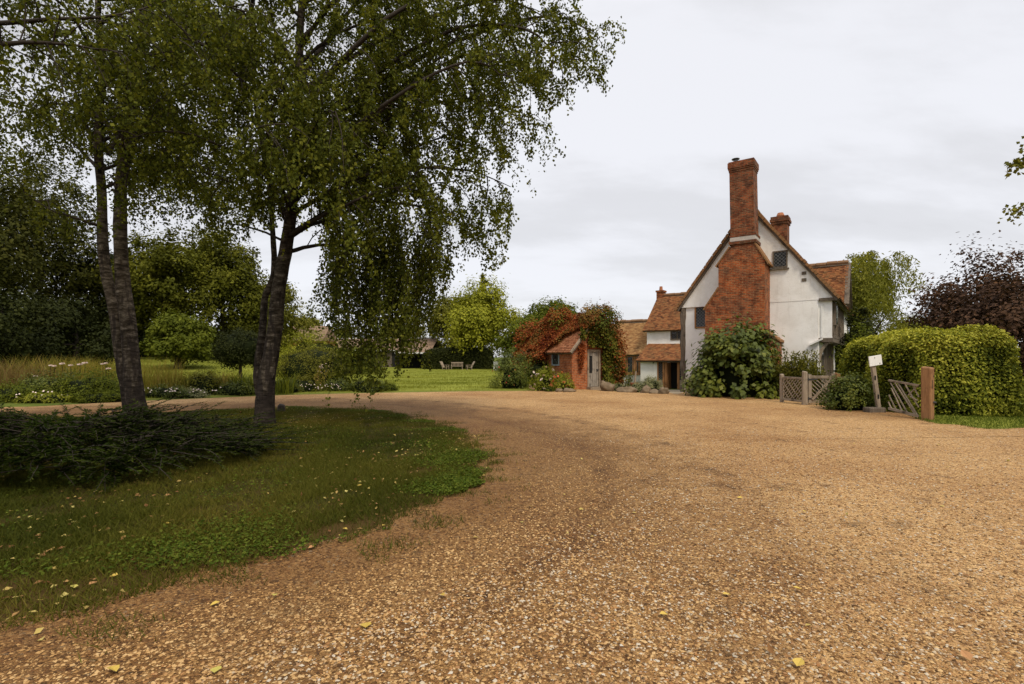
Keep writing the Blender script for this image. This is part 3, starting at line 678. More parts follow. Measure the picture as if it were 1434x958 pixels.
# main roof: left and right slopes
roof = empty('roof', (0, 0, 0)); roof.parent = cot
eL = (ul-.3, zeL-.08); eR = (ur+.3, zeR-.05); rz_ = zr+.1
for nm, q in (('left_slope', ((eL[0], LEN+.2, eL[1]), (eL[0], vf, eL[1]), (um, vf, rz_), (um, LEN+.2, rz_))), ('right_slope', ((eR[0], vf, eR[1]), (eR[0], LEN+.2, eR[1]), (um, LEN+.2, rz_), (um, vf, rz_)))):
    slab('roof_boarding', *q, M['timber'], roof, .1); tiles(None, *q, M['tile'], 'roof_tiles', roof, sag=.06)
ridge('ridge_tiles', (um, vf, rz_), (um, LEN+.2, rz_), M['ridge'], roof)
mb = MB()   # mortared verge of old tiles along both rakes
for (e, s) in ((eL, 1), (eR, -1)):
    nseg = 34
    for i in range(nseg):
        f0, f1 = i/nseg, (i+.93)/nseg; w = .012*R.normal()
        p0 = (e[0]+(um-e[0])*f0, e[1]+(rz_-e[1])*f0); p1 = (e[0]+(um-e[0])*f1, e[1]+(rz_-e[1])*f1)
        mb.bar((p0[0], vf+w, p0[1]-.02+w), (p1[0], vf+w, p1[1]-.02+w), .12, .13, (0, 1, 0))
mb.build('verge', M['tile_pale'], roof)
# dormer gable on the right slope
dv = 4.6; dz = zeR+2.15; hw = 1.65; uo = ur+.25
dg = empty('dormer', (0, 0, 0)); dg.parent = cot
def main_u(z): return um+(rz_-z)/((rz_-eR[1])/(eR[0]-um))
ui = main_u(dz)-.1; ue = main_u(zeR)
for s in (-1, 1):
    q = ((ue, dv+s*hw, zeR), (uo+.15, dv+s*hw, zeR), (uo+.15, dv, dz), (ui, dv, dz))
    slab('boarding', *q, M['timber'], dg, .09); tiles(None, *q, M['tile'], 'tiles', dg, sag=.05)
mb = MB(); mb.prism([(dv-hw+.1, zeR), (dv+hw-.1, zeR), (dv, dz-.15)], uo-.15, uo-.02, lambda p, q, a: (a, p, q)); mb.build('gable', M['plaster'], dg)
mb = MB(); mb.bar((uo+.14, dv-hw-.05, zeR-.06), (uo+.14, dv, dz-.03), .05, .2, (1, 0, 0)); mb.bar((uo+.14, dv+hw+.05, zeR-.06), (uo+.14, dv, dz-.03), .05, .2, (1, 0, 0)); mb.build('bargeboard', M['timber'], dg)
ridge('ridge_tiles', (ui, dv, dz+.03), (uo+.15, dv, dz+.03), M['ridge'], dg)

# ------------------------------------------------------------------ big brick chimney
VF = -1.25
def hp(px, py): return H(px, py, VF)
ch = empty('chimney', (0, 0, 0)); ch.parent = cot
c_base = [hp(986, 575), hp(1071.5, 575)]
outl = [(hp(986, 575)[0], gb), (hp(1071.5, 575)[0], gb), hp(1071.5, 366), hp(1056.5, 341), hp(1022, 347), hp(1006, 371), hp(1006, 404), hp(987.5, 432)]
mb = MB(); mb.prism(outl, VF, -.02, front); mb.build('breast', M['brick'], ch)
def cap(a, b, name='shoulder', ww=.12):
    m1 = MB(); d = np.array(b)-np.array(a); L_ = np.linalg.norm(d); nrm = np.array([-d[1], d[0]])/L_
    if nrm[1] < 0: nrm = -nrm
    m = 9
    for i in range(m):
        p0 = np.array(a)+d*(i/m)-nrm*.02+nrm*.012*R.rand(); p1 = np.array(a)+d*((i+1.1)/m)+nrm*.02
        m1.prism([tuple(p0), tuple(p1), tuple(p1+nrm*.05), tuple(p0+nrm*.075)], VF-.04+.01*R.rand(), -.0, front)
    m1.build(name, M['tile_pale'], ch)
cap((outl[2][0]+.1, outl[2][1]-.12), (outl[3][0]-.02, outl[3][1]+.02)); cap((outl[5][0]-.09, outl[5][1]-.1), (outl[4][0]+.02, outl[4][1]+.02)); cap((outl[7][0]-.05, outl[7][1]-.08), (outl[6][0]+.02, outl[6][1]+.02))
# low buttress on the right
q0, q1, q2 = H(1092, 478, -.9), H(1073, 464, -.9), H(1073, 560, -.9)
mb = MB(); mb.prism([(q2[0]-.1, gb), (q0[0]-.04, gb), (q0[0]-.04, q0[1]), (q1[0], q1[1]), (q1[0]-.1, q1[1])], VF+.1, -.03, front); mb.build('buttress', M['brick'], ch)
mb = MB()
for i in range(4):
    f0, f1 = i/4, (i+1.08)/4; p0 = np.array([q0[0]+.06+(q1[0]-q0[0]-.06)*f0, q0[1]-.03+(q1[1]-q0[1]+.03)*f0]); p1 = np.array([q0[0]+.06+(q1[0]-q0[0]-.06)*f1, q0[1]-.03+(q1[1]-q0[1]+.03)*f1])
    mb.prism([tuple(p0), tuple(p1), (p1[0], p1[1]+.06), (p0[0], p0[1]+.09)], VF+.04, -.01, front)
mb.build('shoulder', M['tile_pale'], ch)
# stack, slightly leaning
s0, s1 = hp(1023, 344), hp(1057, 344); t0, t1 = hp(1021, 242), hp(1054.5, 238)
DV = .95
mb = MB(); mb.hexa([(s0[0], VF+.02, s0[1]-.3), (s1[0], VF+.02, s1[1]-.3), (s1[0], VF+DV, s1[1]-.3), (s0[0], VF+DV, s0[1]-.3), (t0[0], VF+.04, t0[1]), (t1[0], VF+.04, t0[1]), (t1[0], VF+DV-.02, t0[1]), (t0[0], VF+DV-.02, t0[1])]); mb.build('stack', M['brick_dark'], ch)
mb = MB(); w0 = s0[0]-.02; w1 = s1[0]+.03
z0 = H(1040, 337, VF)[1]; z1 = H(1040, 331, VF)[1]
mb.box(w0, w1, VF-.02, VF+DV+.02, z0, z1); mb.build('flashing', M['lead'], ch)
mb = MB(); mb.box(w0-.05, w1+.04, VF-.06, VF+DV+.05, z0-.13, z0-.002); mb.box(w0-.02, w1+.02, VF-.03, VF+DV+.03, z1+.002, z1+.1); mb.build('string_course', M['brick_dark'], ch)
mb = MB(); zt = hp(1038, 224)[1]
for i, (e, f0, f1) in enumerate(((.02, 0, .2), (.045, .2, .36), (.065, .36, .9), (.035, .9, 1.0))):
    zA, zB = t0[1]+(zt-t0[1])*f0, t0[1]+(zt-t0[1])*f1; mb.box(t0[0]-e, t1[0]+e, VF+.04-e, VF+DV-.02+e, zA+.001*i, zB)
mb.build('cap', M['brick_dark'], ch)
a = hp(1027, 222); mb = MB(); mb.tube([(a[0]+.02, VF+.35, zt-.02), (a[0]+.02, VF+.35, zt+.16)], [.1, .1], 10); mb.tube([(a[0]+.02, VF+.35, zt+.19), (a[0]+.02, VF+.35, zt+.22), (a[0]+.02, VF+.35, zt+.26)], [.17, .18, .05], 10); mb.tube([(a[0]+.02, VF+.35, zt+.15), (a[0]+.02, VF+.35, zt+.2)], [.04, .04], 6); mb.build('cowl', M['metal'], ch)
# second chimney behind the ridge
c2 = empty('chimney', (0, 0, 0)); c2.parent = cot
v2 = 7.6; u2 = Hu(1093, v2); zt2 = H(1093, 305, v2)[1]
mb = MB(); mb.box(u2-.4, u2+.4, v2-.4, v2+.5, 6.0, zt2-.45); mb.build('stack', M['brick_dark'], c2)
mb = MB()
for k, e in enumerate((.05, .1, .06)): mb.box(u2-.4-e, u2+.4+e, v2-.4-e, v2+.5+e, zt2-.45+.15*k+.001, zt2-.3+.15*k)
mb.build('cap', M['brick_dark'], c2)
mb = MB(); mb.tube([(u2, v2, zt2-.02), (u2, v2, zt2+.12), (u2, v2, zt2+.28)], [.2, .22, .15], 10); mb.build('chimney_pot', M['terracotta'], c2)

# ------------------------------------------------------------------ wing: tall bay, porch, low range
vp = 5.9; vt = 7.1; vl = 7.3
up0 = Hu(897, vp); zpe = H(925, 503.5, vp)[1]
gb2 = -.8
ut0 = Hu(906, vt); zte = H(930, 461, vt)[1]; vr = vt+2.4; ztr = H(938, 413.5, vr)[1]
mb = MB(); mb.box(ut0, ul+.05, vt, vt+.25, gb2, zte); mb.build('wing_wall', M['plaster'], cot)
mb = MB(); mb.prism([(vt+.25, gb2), (vt+4.9, gb2), (vt+4.9, zte), (vr, ztr-.2), (vt+.25, zte)], ut0, ut0+.25, lambda p, q, a: (a, p, q)); mb.build('wing_wall', M['plaster'], cot)
wr = empty('wing_roof', (0, 0, 0)); wr.parent = cot
utr = Hu(921, vr)
q = ((ut0-.2, vt-.25, zte-.05), (ul+.1, vt-.25, zte-.05), (ul+.1, vr, ztr), (ut0-.1, vr, ztr))
slab('roof_boarding', *q, M['timber'], wr); tiles(None, *q, M['tile'], 'roof_tiles', wr, sag=.05)
q = ((ul+.1, vt+5.1, zte-.05), (ut0-.2, vt+5.1, zte-.05), (ut0-.1, vr, ztr), (ul+.1, vr, ztr))
slab('roof_boarding', *q, M['timber'], wr); tiles(None, *q, M['tile'], 'roof_tiles', wr)
ridge('ridge_tiles', (ut0-.1, vr, ztr+.03), (ul+.1, vr, ztr+.03), M['ridge'], wr)
c3 = empty('chimney', (0, 0, 0)); c3.parent = cot
u3 = Hu(926, vr+.1); z3 = H(926, 407, vr)[1]
mb = MB(); mb.box(u3-.24, u3+.24, vr-.2, vr+.35, ztr-.5, z3-.12); mb.build('stack', M['brick'], c3)
mb = MB(); mb.box(u3-.29, u3+.29, vr-.25, vr+.4, z3-.119, z3); mb.build('cap', M['brick'], c3)
mb = MB(); mb.tube([(u3, vr+.05, z3-.01), (u3, vr+.05, z3+.3)], [.13, .1], 10); mb.build('chimney_pot', M['terracotta'], c3)
a, b = H(939, 478, vt), H(955, 461.5, vt); window(a[0], b[0]+.15, a[1]+.08, b[1]-.03, vt-.002, .08, 'timber', 2)
# porch
mb = MB(); mb.box(up0, Hu(920.5, vp), vp, vp+.2, gb2, zpe); mb.build('porch_wall', M['plaster'], cot)
mb = MB(); mb.box(up0, up0+.2, vp+.2, vt, gb2, zpe+.05); mb.build('porch_wall', M['plaster'], cot)
zpr = H(930, 481, vt)[1]
q = ((up0-.2, vp-.3, zpe-.05), (ul+.05, vp-.3, zpe-.05), (ul+.05, vt, zpr), (up0+.05, vt, zpr))
po = empty('porch_roof', (0, 0, 0)); po.parent = cot
slab('roof_boarding', *q, M['timber'], po); tiles(None, *q, M['tile'], 'roof_tiles', po, sag=.03)
mb = MB(); mb.box(up0-.1, ul-.0, vp-.06, vp+.06, zpe-.16, zpe-.02); mb.build('lintel', M['timber'], cot)
# porch front: glazed side lights, oak posts, open dark doorway
ug0, ug1, ud0, ud1 = Hu(921, vp), Hu(928.5, vp), Hu(931.5, vp), Hu(948.5, vp)
zb = H(935, 545, vp)[1]; 
for (x0, x1) in ((Hu(920.5, vp), ug0+.05), (ug1-.02, ug1+.1), (ud0, ud0+.1), (ud1, ud1+.14), (Hu(954, vp), Hu(956, vp))):
    mb = MB(); mb.box(x0, x1, vp-.03, vp+.1, zb-.1, zpe-.16); mb.build('post', M['oak'], cot)
mb = MB(); mb.box(ug0+.05, ug1-.02, vp-.01, vp+.06, zb-.1, zb+.55); mb.build('panel', M['grey_wood'], cot)
mb = MB(); mb.box(ud1+.14, Hu(954, vp), vp-.01, vp+.06, zb-.1, zb+.6); mb.build('panel', M['grey_wood'], cot)
mb = MB(); mb.box(ug0+.05, ug1-.02, vp+.01, vp+.04, zb+.56, zpe-.17); mb.build('side_light', M['glass'], cot)
mb = MB(); mb.box(ud1+.14, Hu(954, vp), vp+.01, vp+.04, zb+.61, zpe-.17); mb.build('side_light', M['glass'], cot)
dr = empty('door', (0, 0, 0)); dr.parent = cot
mb = MB(); mb.box(ud0+.1, ud1, vt-.5, vt-.44, zb-.1, zpe); mb.build('leaf', M['dark'], dr)  # near-black sheet imitating the shade inside the open doorway
mb = MB(); mb.box(ud0+.101, ud0+.14, vp+.11, vp+.95, zb, zpe-.2); mb.build('open_leaf', M['oak'], dr)
mb = MB(); mb.box(ud0-.02, ud1+.1, vp-.25, vp+.6, zb-.12, zb+.0); mb.build('step', M['render_stone'], cot)
mb = MB(); a = H(916, 507.5, vp); mb.tube([(a[0], vp, a[1]), (a[0], vp-.14, a[1]+.02), (a[0], vp-.16, a[1]-.06)], [.02, .02, .05], 6); mb.build('lamp', M['metal'], cot)
# low range
ul0 = Hu(846, vl); zle = H(880, 495, vl)[1]; vlr = vl+2.3; zlr = H(885, 450.5, vlr)[1]
mb = MB(); mb.box(ul0, ut0, vl, vl+.25, gb2, zle-.02); mb.build('wing_wall', M['plaster'], cot)
mb = MB(); mb.prism([(vl+.25, gb2), (vl+4.6, gb2), (vl+4.6, zle), (vlr, zlr-.15), (vl+.25, zle)], ul0, ul0+.25, lambda p, q, a: (a, p, q)); mb.build('wing_wall', M['plaster'], cot)
lr_ = empty('low_roof', (0, 0, 0)); lr_.parent = cot
q = ((ul0-.2, vl-.3, zle-.05), (ut0-.01, vl-.3, zle-.05), (ut0-.01, vlr, zlr), (ul0-.2, vlr, zlr))
slab('roof_boarding', *q, M['timber'], lr_); tiles(None, *q, M['tile_pale'], 'roof_tiles', lr_, sag=.05)
q = ((ut0-.01, vl+4.8, zle-.05), (ul0-.2, vl+4.8, zle-.05), (ul0-.2, vlr, zlr), (ut0-.01, vlr, zlr))
slab('roof_boarding', *q, M['timber'], lr_); tiles(None, *q, M['tile_pale'], 'roof_tiles', lr_)
ridge('ridge_tiles', (ul0-.2, vlr, zlr+.03), (ut0, vlr, zlr+.03), M['ridge'], lr_)
# oak framed window band of the low range
a, b = H(866, 522.5, vl), H(899, 498, vl)
mb = MB(); mb.box(a[0]-.3, ut0+.1, vl-.05, vl+.02, b[1]-.02, zle-.01); mb.build('wall_plate', M['timber'], cot)
mb = MB(); mb.box(a[0], ut0+.05, vl-.10, vl-.002, a[1]-.1, a[1]+.0); mb.build('sill', M['oak'], cot)
for px in (868.5, 876.5, 889.5, 897.5):
    u = Hu(px, vl); mb = MB(); mb.box(u-.07, u+.07, vl-.09, vl-.002, a[1]+.001, b[1]-.021); mb.build('post', M['oak'], cot)
mb = MB(); mb.bar((Hu(866, vl), vl-.05, a[1]+.55), (Hu(876, vl), vl-.05, b[1]-.03), .14, .07, (0, 1, 0)); mb.build('brace', M['oak'], cot)
for p0, p1 in ((869.5, 875.5), (877.5, 888.5), (890.5, 896.7)): window(Hu(p0, vl)+.06, Hu(p1, vl)-.06, a[1]+.01, b[1]-.03, vl-.05, .05, 'oak', 1, 'plain_glass', .03)

# ------------------------------------------------------------------ brick outhouse and its creeper
B30 = math.radians(30); C0 = G(801, 545.5); E1 = np.array([math.cos(B30), math.sin(B30)]); E2 = np.array([-math.sin(B30), math.cos(B30)])
out = empty('outhouse', (C0[0], C0[1], C0[2]), B30, 'small red brick outhouse with plank door under red creeper', 'outhouse')
def OU(px):   # along the gable end (y=0)
    k = (px-717)/F; return (k*C0[1]-C0[0])/(E1[0]-k*E1[1])
def OV(px):   # along the eave side (x=0)
    k = (px-717)/F; return (k*C0[1]-C0[0])/(E2[0]-k*E2[1])
def OZ(py, u, v=0): y = C0[1]+u*E1[1]+v*E2[1]; return CAMH-(py-HZ)/F*y-C0[2]
GW = 2.65; OLn = 4.35; oze = OZ(489.5, 0); ozr = oze+1.62
dl, dr_ = OU(822.5), OU(840.5); dzt = OZ(490, dl)
yz = lambda p, q, a: (p, a, q)
mb = MB(); mb.prism([(0, -.3), (dl, -.3), (dl, oze+.0), (GW/2-.6, oze+.75), (0, oze)], 0, .22, yz)
mb.prism([(dr_, -.3), (GW, -.3), (GW, oze), (GW/2+.6, oze+.75), (dr_, oze+.0)], 0, .22, yz)
mb.prism([(dl, dzt+.02), (dr_, dzt+.02), (dr_, oze), (GW/2+.6, oze+.75), (GW/2, ozr-.1), (GW/2-.6, oze+.75), (dl, oze)], 0.002, .218, yz)
mb.build('wall', M['brick_red'], out)
mb = MB(); mb.box(0, .22, .22, OLn, -.3, oze); mb.build('wall', M['brick_red'], out)
mb = MB(); mb.box(GW-.22, GW, .22, OLn, -.3, oze); mb.build('wall', M['brick_red'], out)
mb = MB(); mb.prism([(.22, -.3), (GW-.22, -.3), (GW-.22, oze), (GW/2, ozr-.2), (.22, oze)], OLn-.22, OLn, yz); mb.build('wall', M['brick_red'], out)
orf = empty('roof', (0, 0, 0)); orf.parent = out
for q in (((-.22, OLn+.15, oze-.12), (-.22, -.18, oze-.12), (GW/2, -.18, ozr), (GW/2, OLn+.15, ozr)), ((GW+.22, -.18, oze-.12), (GW+.22, OLn+.15, oze-.12), (GW/2, OLn+.15, ozr), (GW/2, -.18, ozr))):
    slab('roof_boarding', *q, M['timber'], orf, .07); tiles(None, *q, M['tile_red'], 'roof_tiles', orf)
mb = MB(); mb.bar((-.22, -.2, oze-.14), (GW/2, -.2, ozr-.03), .09, .06, (0, 1, 0)); mb.bar((GW+.22, -.2, oze-.14), (GW/2, -.2, ozr-.03), .09, .06, (0, 1, 0)); mb.build('bargeboard', M['grey_wood'], orf)
dd = empty('door', (0, 0, 0)); dd.parent = out
mb = MB(); nb = 5; wv = (dr_-dl-.18)/nb
for i in range(nb): mb.box(dl+.09+wv*i+.005, dl+.09+wv*(i+1)-.005, .03+.004*(i % 2), .07, .1, dzt-.1)
mb.build('planks', M['door_wood'], dd)
mb = MB(); mb.box(dl, dl+.09, -.03, .12, .0, dzt+.02); mb.box(dr_-.09, dr_, -.03, .12, .0, dzt+.02); mb.box(dl+.09, dr_-.09, -.03, .12, dzt-.09, dzt+.018); mb.build('frame', M['grey_wood'], dd)
mb = MB(); mb.box(dl+.12, dl+.32, .0, .028, .9, dzt-.2) if False else mb.box(dl+.13, dl+.30, .012, .03, .75, dzt-.28); mb.build('louvre', M['dark'], dd)
mb = MB(); mb.box(dr_-.2, dr_-.13, -.0, .03, .82, .92); mb.build('latch', M['metal'], dd)
mb = MB(); mb.box(dl-.05, dr_+.08, -.32, .0, -.2, .09); mb.build('step', M['grey_wood_h'], out)
# window in the eave side
v0, v1 = OV(783.5), OV(773); zA, zB = OZ(512, 0, 1.5), OZ(493.5, 0, 1.5)
f = empty('window', (0, 0, 0)); f.parent = out
mb = MB()
for (a, b, c, d) in ((v0, v0+.07, zA, zB), (v1-.07, v1, zA, zB), (v0+.07, v1-.07, zA, zA+.06), (v0+.07, v1-.07, zB-.06, zB)): mb.box(-.03, .04, a, b, c, d)
mb.build('frame', plainmat('bluegrey', (.22, .26, .27), .6), f)
mb = MB(); mb.box(-.012, .01, v0+.06, v1-.06, zA+.05, zB-.05); mb.build('pane', M['plain_glass'], f)
M['l_creep_g'] = leafmat('l_creep_g', [(.02, .03, .006), (.045, .06, .01), (.10, .12, .02), (.16, .15, .03)], .25)
M['l_creep_b'] = leafmat('l_creep_b', [(.10, .03, .01), (.16, .065, .018), (.22, .13, .035), (.15, .14, .03)], .25)
# creeper
cr = empty('creeper', (C0[0], C0[1], C0[2]), B30, 'red and green creeper smothering the outhouse roof and gable', 'climbing plant')
def slopeL(n):   # left slope, leaving a bare triangle of tiles over the front corner
    s = R.rand(n); y = -.25+(OLn+.4)*R.rand(n); x = -.3+(GW/2+.3)*s; z = oze-.15+(ozr-oze+.15)*s
    return x, y, z, s
x, y, z, s = slopeL(26000)
bare = (y < 1.85-2.3*s+.12*np.sin(s*19)) & (s < .58) 
bump_ = .16+.16*np.sin(y*2.3+.5)+.1*np.sin(y*5.1+s*4)+.12*np.sin(s*5+y)+.22*np.exp(-((y-2.0)**2)/.5)*s
bump_ = np.clip(bump_, .06, .6)
k = ~bare; th = bump_*R.rand(len(x))**.5
nL = unit(np.array([-(ozr-oze+.15), 0, GW/2+.3])); PL = np.c_[x, y, z]+nL*th[:, None]; PL = PL[k]
hang = 2600   # fringe hanging below the left eave, towards the back
hx = -.35+.15*R.normal(size=hang); hy = 1.9+(OLn-1.6)*R.rand(hang); hz = oze-.1-R.rand(hang)**1.3*(.35+.45*np.clip((hy-2.2)/2, 0, 1))
PH = np.c_[hx, hy, hz]
gx = R.rand(9000); 
Pr = np.c_[GW/2+(GW/2+.3)*gx, -.2+(OLn+.3)*R.rand(9000), ozr-(ozr-oze+.15)*gx]+unit(np.array([(ozr-oze+.15), 0, GW/2+.3]))*(.3*R.rand(9000)**.5+.1*np.sin(gx*6))[:, None]
rd_ = np.concatenate([PL, PH, Pr]); nn = len(rd_)
Nr = unit(np.tile(nL, (nn, 1))*.6+R.normal(size=(nn, 3))*.5+np.array([0, -.2, .3]))
tone = np.clip(.42+.35*np.sin(rd_[:, 1]*2.2)*np.sin(rd_[:, 0]*3+1)+.28*R.normal(size=nn), 0, 1)
link('red_foliage', leafmesh('red_foliage', rd_, Nr, .09, .8, M['l_red'], tone, .6), cr)
for nm_, mt_, k_, c_, r_ in (('brown_foliage', 'l_creep_b', 3200, (GW/2+.25, -.05, ozr-.15), (1.0, .55, .62)), ('green_foliage', 'l_creep_g', 1700, (GW/2+.35, -.2, ozr-.3), (.95, .55, .6)), ('red_foliage', 'l_red', 2200, (GW/2-.1, 2.7, ozr-.1), (.7, .7, .6)), ('red_foliage', 'l_red', 2400, (.55, OLn-.1, oze+.55), (.95, .55, .95)), ('green_foliage', 'l_olive', 500, (GW/2-.3, 2.4, ozr-.2), (.5, .5, .5)), ('red_foliage', 'l_red', 1500, (GW+.05, .1, oze+.15), (.5, .5, .8))):
    a_, b_, t_ = blob(k_, c_, r_, 45, .25, -.9, (.75, 1.08)); link(nm_, leafmesh(nm_, a_, b_, .09, .8, M[mt_], t_, .6), cr)
ng = 15000   # over the gable top and down the right of the door
tx = R.rand(ng); gx = dr_-.05+(GW+.25-dr_+.05)*tx; gzv = R.rand(ng)*(oze+1.3); 
top = R.rand(ng) < .45
gx = np.where(top, .35+(GW-.3)*R.rand(ng), gx); hgt = ozr+.2-np.abs(gx-GW/2)*1.0
gzv = np.where(top, (oze+.12)+(hgt-oze-.05)*R.rand(ng), gzv*(.98-.0*tx))
okk = (gzv < hgt+.15) & ~((gx < dr_+.02) & (gzv < dzt+.15)) & ~((gx < dl) & (gzv < oze+.2+.9*(gx-.1)))
gy = -.12-.42*R.rand(ng)**1.2*(.6+.4*np.sin(gzv*3+gx*4)); PG = np.c_[gx, gy, gzv][okk]; nn = len(PG)
edge_red = np.clip((PG[:, 0]-GW+.55)/.6, 0, 1)+np.clip((PG[:, 2]-oze-.9)/.6, 0, 1)
isred = R.rand(nn) < np.clip(edge_red*.75+.08, 0, .85)
Ng = unit(np.array([0, -1, .4])+R.normal(size=(nn, 3))*.55)
M['l_creep_g'] = leafmat('l_creep_g', [(0.024, 0.031, 0.005), (0.054, 0.062, 0.008), (0.120, 0.125, 0.016), (0.192, 0.156, 0.024)], .25)
link('green_foliage', leafmesh('green_foliage', PG[~isred], Ng[~isred], .10, .8, M['l_creep_g'], R.rand((~isred).sum()), .6), cr)
link('red_foliage', leafmesh('red_foliage', PG[isred], Ng[isred], .09, .8, M['l_red'], R.rand(isred.sum())*.8+.2, .6), cr)
st = np.c_[.05+.1*R.normal(size=500), -.1-.06*R.rand(500), oze+.25-1.15*R.rand(500)**1.4]; st[:, 0] *= np.clip((st[:, 2]-oze+1.2), .2, 1)
st[:, 0] += .42
link('red_foliage', leafmesh('red_foliage', st, unit(np.array([0, -1, .3])+R.normal(size=(500, 3))*.4), .075, .8, M['l_red'], R.rand(500)*.6, .6), cr)

# ------------------------------------------------------------------ birches
def catmull(pts, n):
    pts = np.array(pts, float); q = np.vstack([2*pts[0]-pts[1], pts, 2*pts[-1]-pts[-2]]); m = len(pts)-1
    out = []
    for s in np.linspace(0, m-1e-6, n):
        i = int(s); t = s-i; p0, p1, p2, p3 = q[i:i+4]
        out.append(.5*((2*p1)+(-p0+p2)*t+(2*p0-5*p1+4*p2-p3)*t*t+(-p0+3*p1-3*p2+p3)*t**3))
    return np.array(out)
def birch(t, stems, limbs, nleaf, lsize, mat, base, zok, strands=(), sub=(.8, 2.0), twig=(.4, 1.2), twigden=.2, subden=.3):
    """stems: list of (pts, r0, r1); limbs: list of (pts, r0); all world coordinates; leaves hang along drooping twigs"""
    base = np.array(base)
    for pts, r0, r1 in stems:
        c = catmull(pts, 46); f = np.linspace(0, 1, 46); rad = r0*(1-f)**.9+r1
        rad[:5] *= np.array([1.38, 1.22, 1.12, 1.06, 1.02]); c2 = c+np.c_[.02*np.sin(f*31+r0*90), .02*np.cos(f*27), np.zeros(46)]
        v, q = tubes_np([(c2-base, rad)], 12, .13)
        link('trunk', npmesh('trunk', v, [q], M['bark'], smooth=True), t)
    tubes1, tubes2, tubes3 = [], [], []; LP = []
    for pts, r0 in limbs:
        c = catmull(pts, 14); c += np.cumsum(R.normal(size=c.shape)*.02, 0); f = np.linspace(0, 1, 14)
        tubes1.append((c-base, r0*(1-f*.88)))
        ln = np.sum(np.linalg.norm(np.diff(c, axis=0), axis=1))
        ns = max(3, int(ln/subden))
        for k in range(ns):
            s = .16+.84*(k+R.rand())/ns; i = min(12, int(s*13)); p0 = c[i]+(c[i+1]-c[i])*(s*13-i)
            dirn = unit(c[i+1]-c[i]); sd = unit(np.cross(dirn, R.normal(size=3))); d0 = unit(dirn*.6+sd+np.array([0, 0, .15]))
            l2 = (sub[0]+(sub[1]-sub[0])*R.rand())*(1.05-.45*s); m = 7; pp = [p0]; d = d0.copy()
            for j in range(m-1):
                d = unit(d+np.array([0, 0, -.16])+R.normal(size=3)*.13); pp.append(pp[-1]+d*l2/(m-1))
            pp = np.array(pp); tubes2.append((pp-base, np.linspace(.014, .004, m)))
            nt_ = max(2, int(l2/twigden))
            for w in range(nt_):
                s2 = .1+.9*(w+R.rand())/nt_; i2 = min(m-2, int(s2*(m-1))); q0 = pp[i2]+(pp[i2+1]-pp[i2])*(s2*(m-1)-i2)
                d = unit(R.normal(size=3)*np.array([1, 1, .5])+unit(pp[i2+1]-pp[i2])*.6); l3 = twig[0]+(twig[1]-twig[0])*R.rand()**1.5; tw = [q0]
                for j in range(5):
                    d = unit(d+np.array([0, 0, -.45])+R.normal(size=3)*.15); tw.append(tw[-1]+d*l3/5)
                tw = np.array(tw); LP.append(tw); 
                if R.rand() < .5: tubes3.append((tw[::2]-base, np.array([.004, .003, .002])))
    for p0, l3 in strands:
        for rpt in range(2):
            q0 = np.array(p0)+R.normal(size=3)*np.array([.12, .12, .1]); d = unit(np.array([R.normal()*.3, R.normal()*.3, -.6])); tw = [q0]
            for j in range(5):
                d = unit(d+np.array([0, 0, -.5])+R.normal(size=3)*.12); tw.append(tw[-1]+d*l3*(.7+.4*R.rand())/5)
            tw = np.array(tw); LP += [tw]*max(1, int(l3/.8)); tubes3.append((tw-base, np.linspace(.006, .002, 6)))
    LPa = np.array(LP); nt = len(LPa); ti = R.randint(0, nt, nleaf); s = R.rand(nleaf)**.8*4.999; i = s.astype(int); fr = (s-i)[:, None]
    Pt = LPa[ti, i]*(1-fr)+LPa[ti, i+1]*fr+R.normal(size=(nleaf, 3))*.045
    ok = zok(Pt); Pt = Pt[ok]; tone_t = R.rand(nt)[ti][ok]; n = len(Pt)
    ax = unit(R.normal(size=(n, 3))*.6+np.array([0, 0, -.75])); Nr = unit(R.normal(size=(n, 3))+np.array([0, 0, .25]))
    ln = lsize*(.6+.7*R.rand(n)); V, T = leafgeo(Pt-base, ax, Nr, ln, ln*.78, .12)
    link('crown', npmesh('crown', V, [T], mat, np.repeat(np.clip(tone_t*.35+R.rand(n)*.65, 0, 1), 4)), t)
    okt = lambda l: [t_ for t_ in l if zok((t_[0][-1]+base)[None])[0]]; tubes2, tubes3 = okt(tubes2), okt(tubes3)
    v1, q1 = tubes_np(tubes1, 7); v2_, q2_ = tubes_np(tubes2, 4); v3, q3 = tubes_np(tubes3, 3)
    link('limbs', npmesh('limbs', v1, [q1], M['twig'], smooth=True), t)
    link('twigs', npmesh('twigs', np.r_[v2_, v3], [q2_, q3+len(v2_)], M['twig'], smooth=True), t)
def auto_limbs(stem, zs, lens, r=.05, az=None, up=.55):
    c = catmull(stem, 60); out = []
    for k, z in enumerate(zs):
        i = int(np.argmin(np.abs(c[:, 2]-z))); p = c[i]; a = az[k] if az is not None else R.rand()*6.28; l = lens[k]
        h = np.array([math.cos(a), math.sin(a), 0]); out.append(([p, p+h*l*.35+np.array([0, 0, up*l*.45]), p+h*l*.72+np.array([0, 0, up*l*.62]), p+h*l+np.array([0, 0, up*l*.45])], r*(.6+.5*l/4)))
    return out
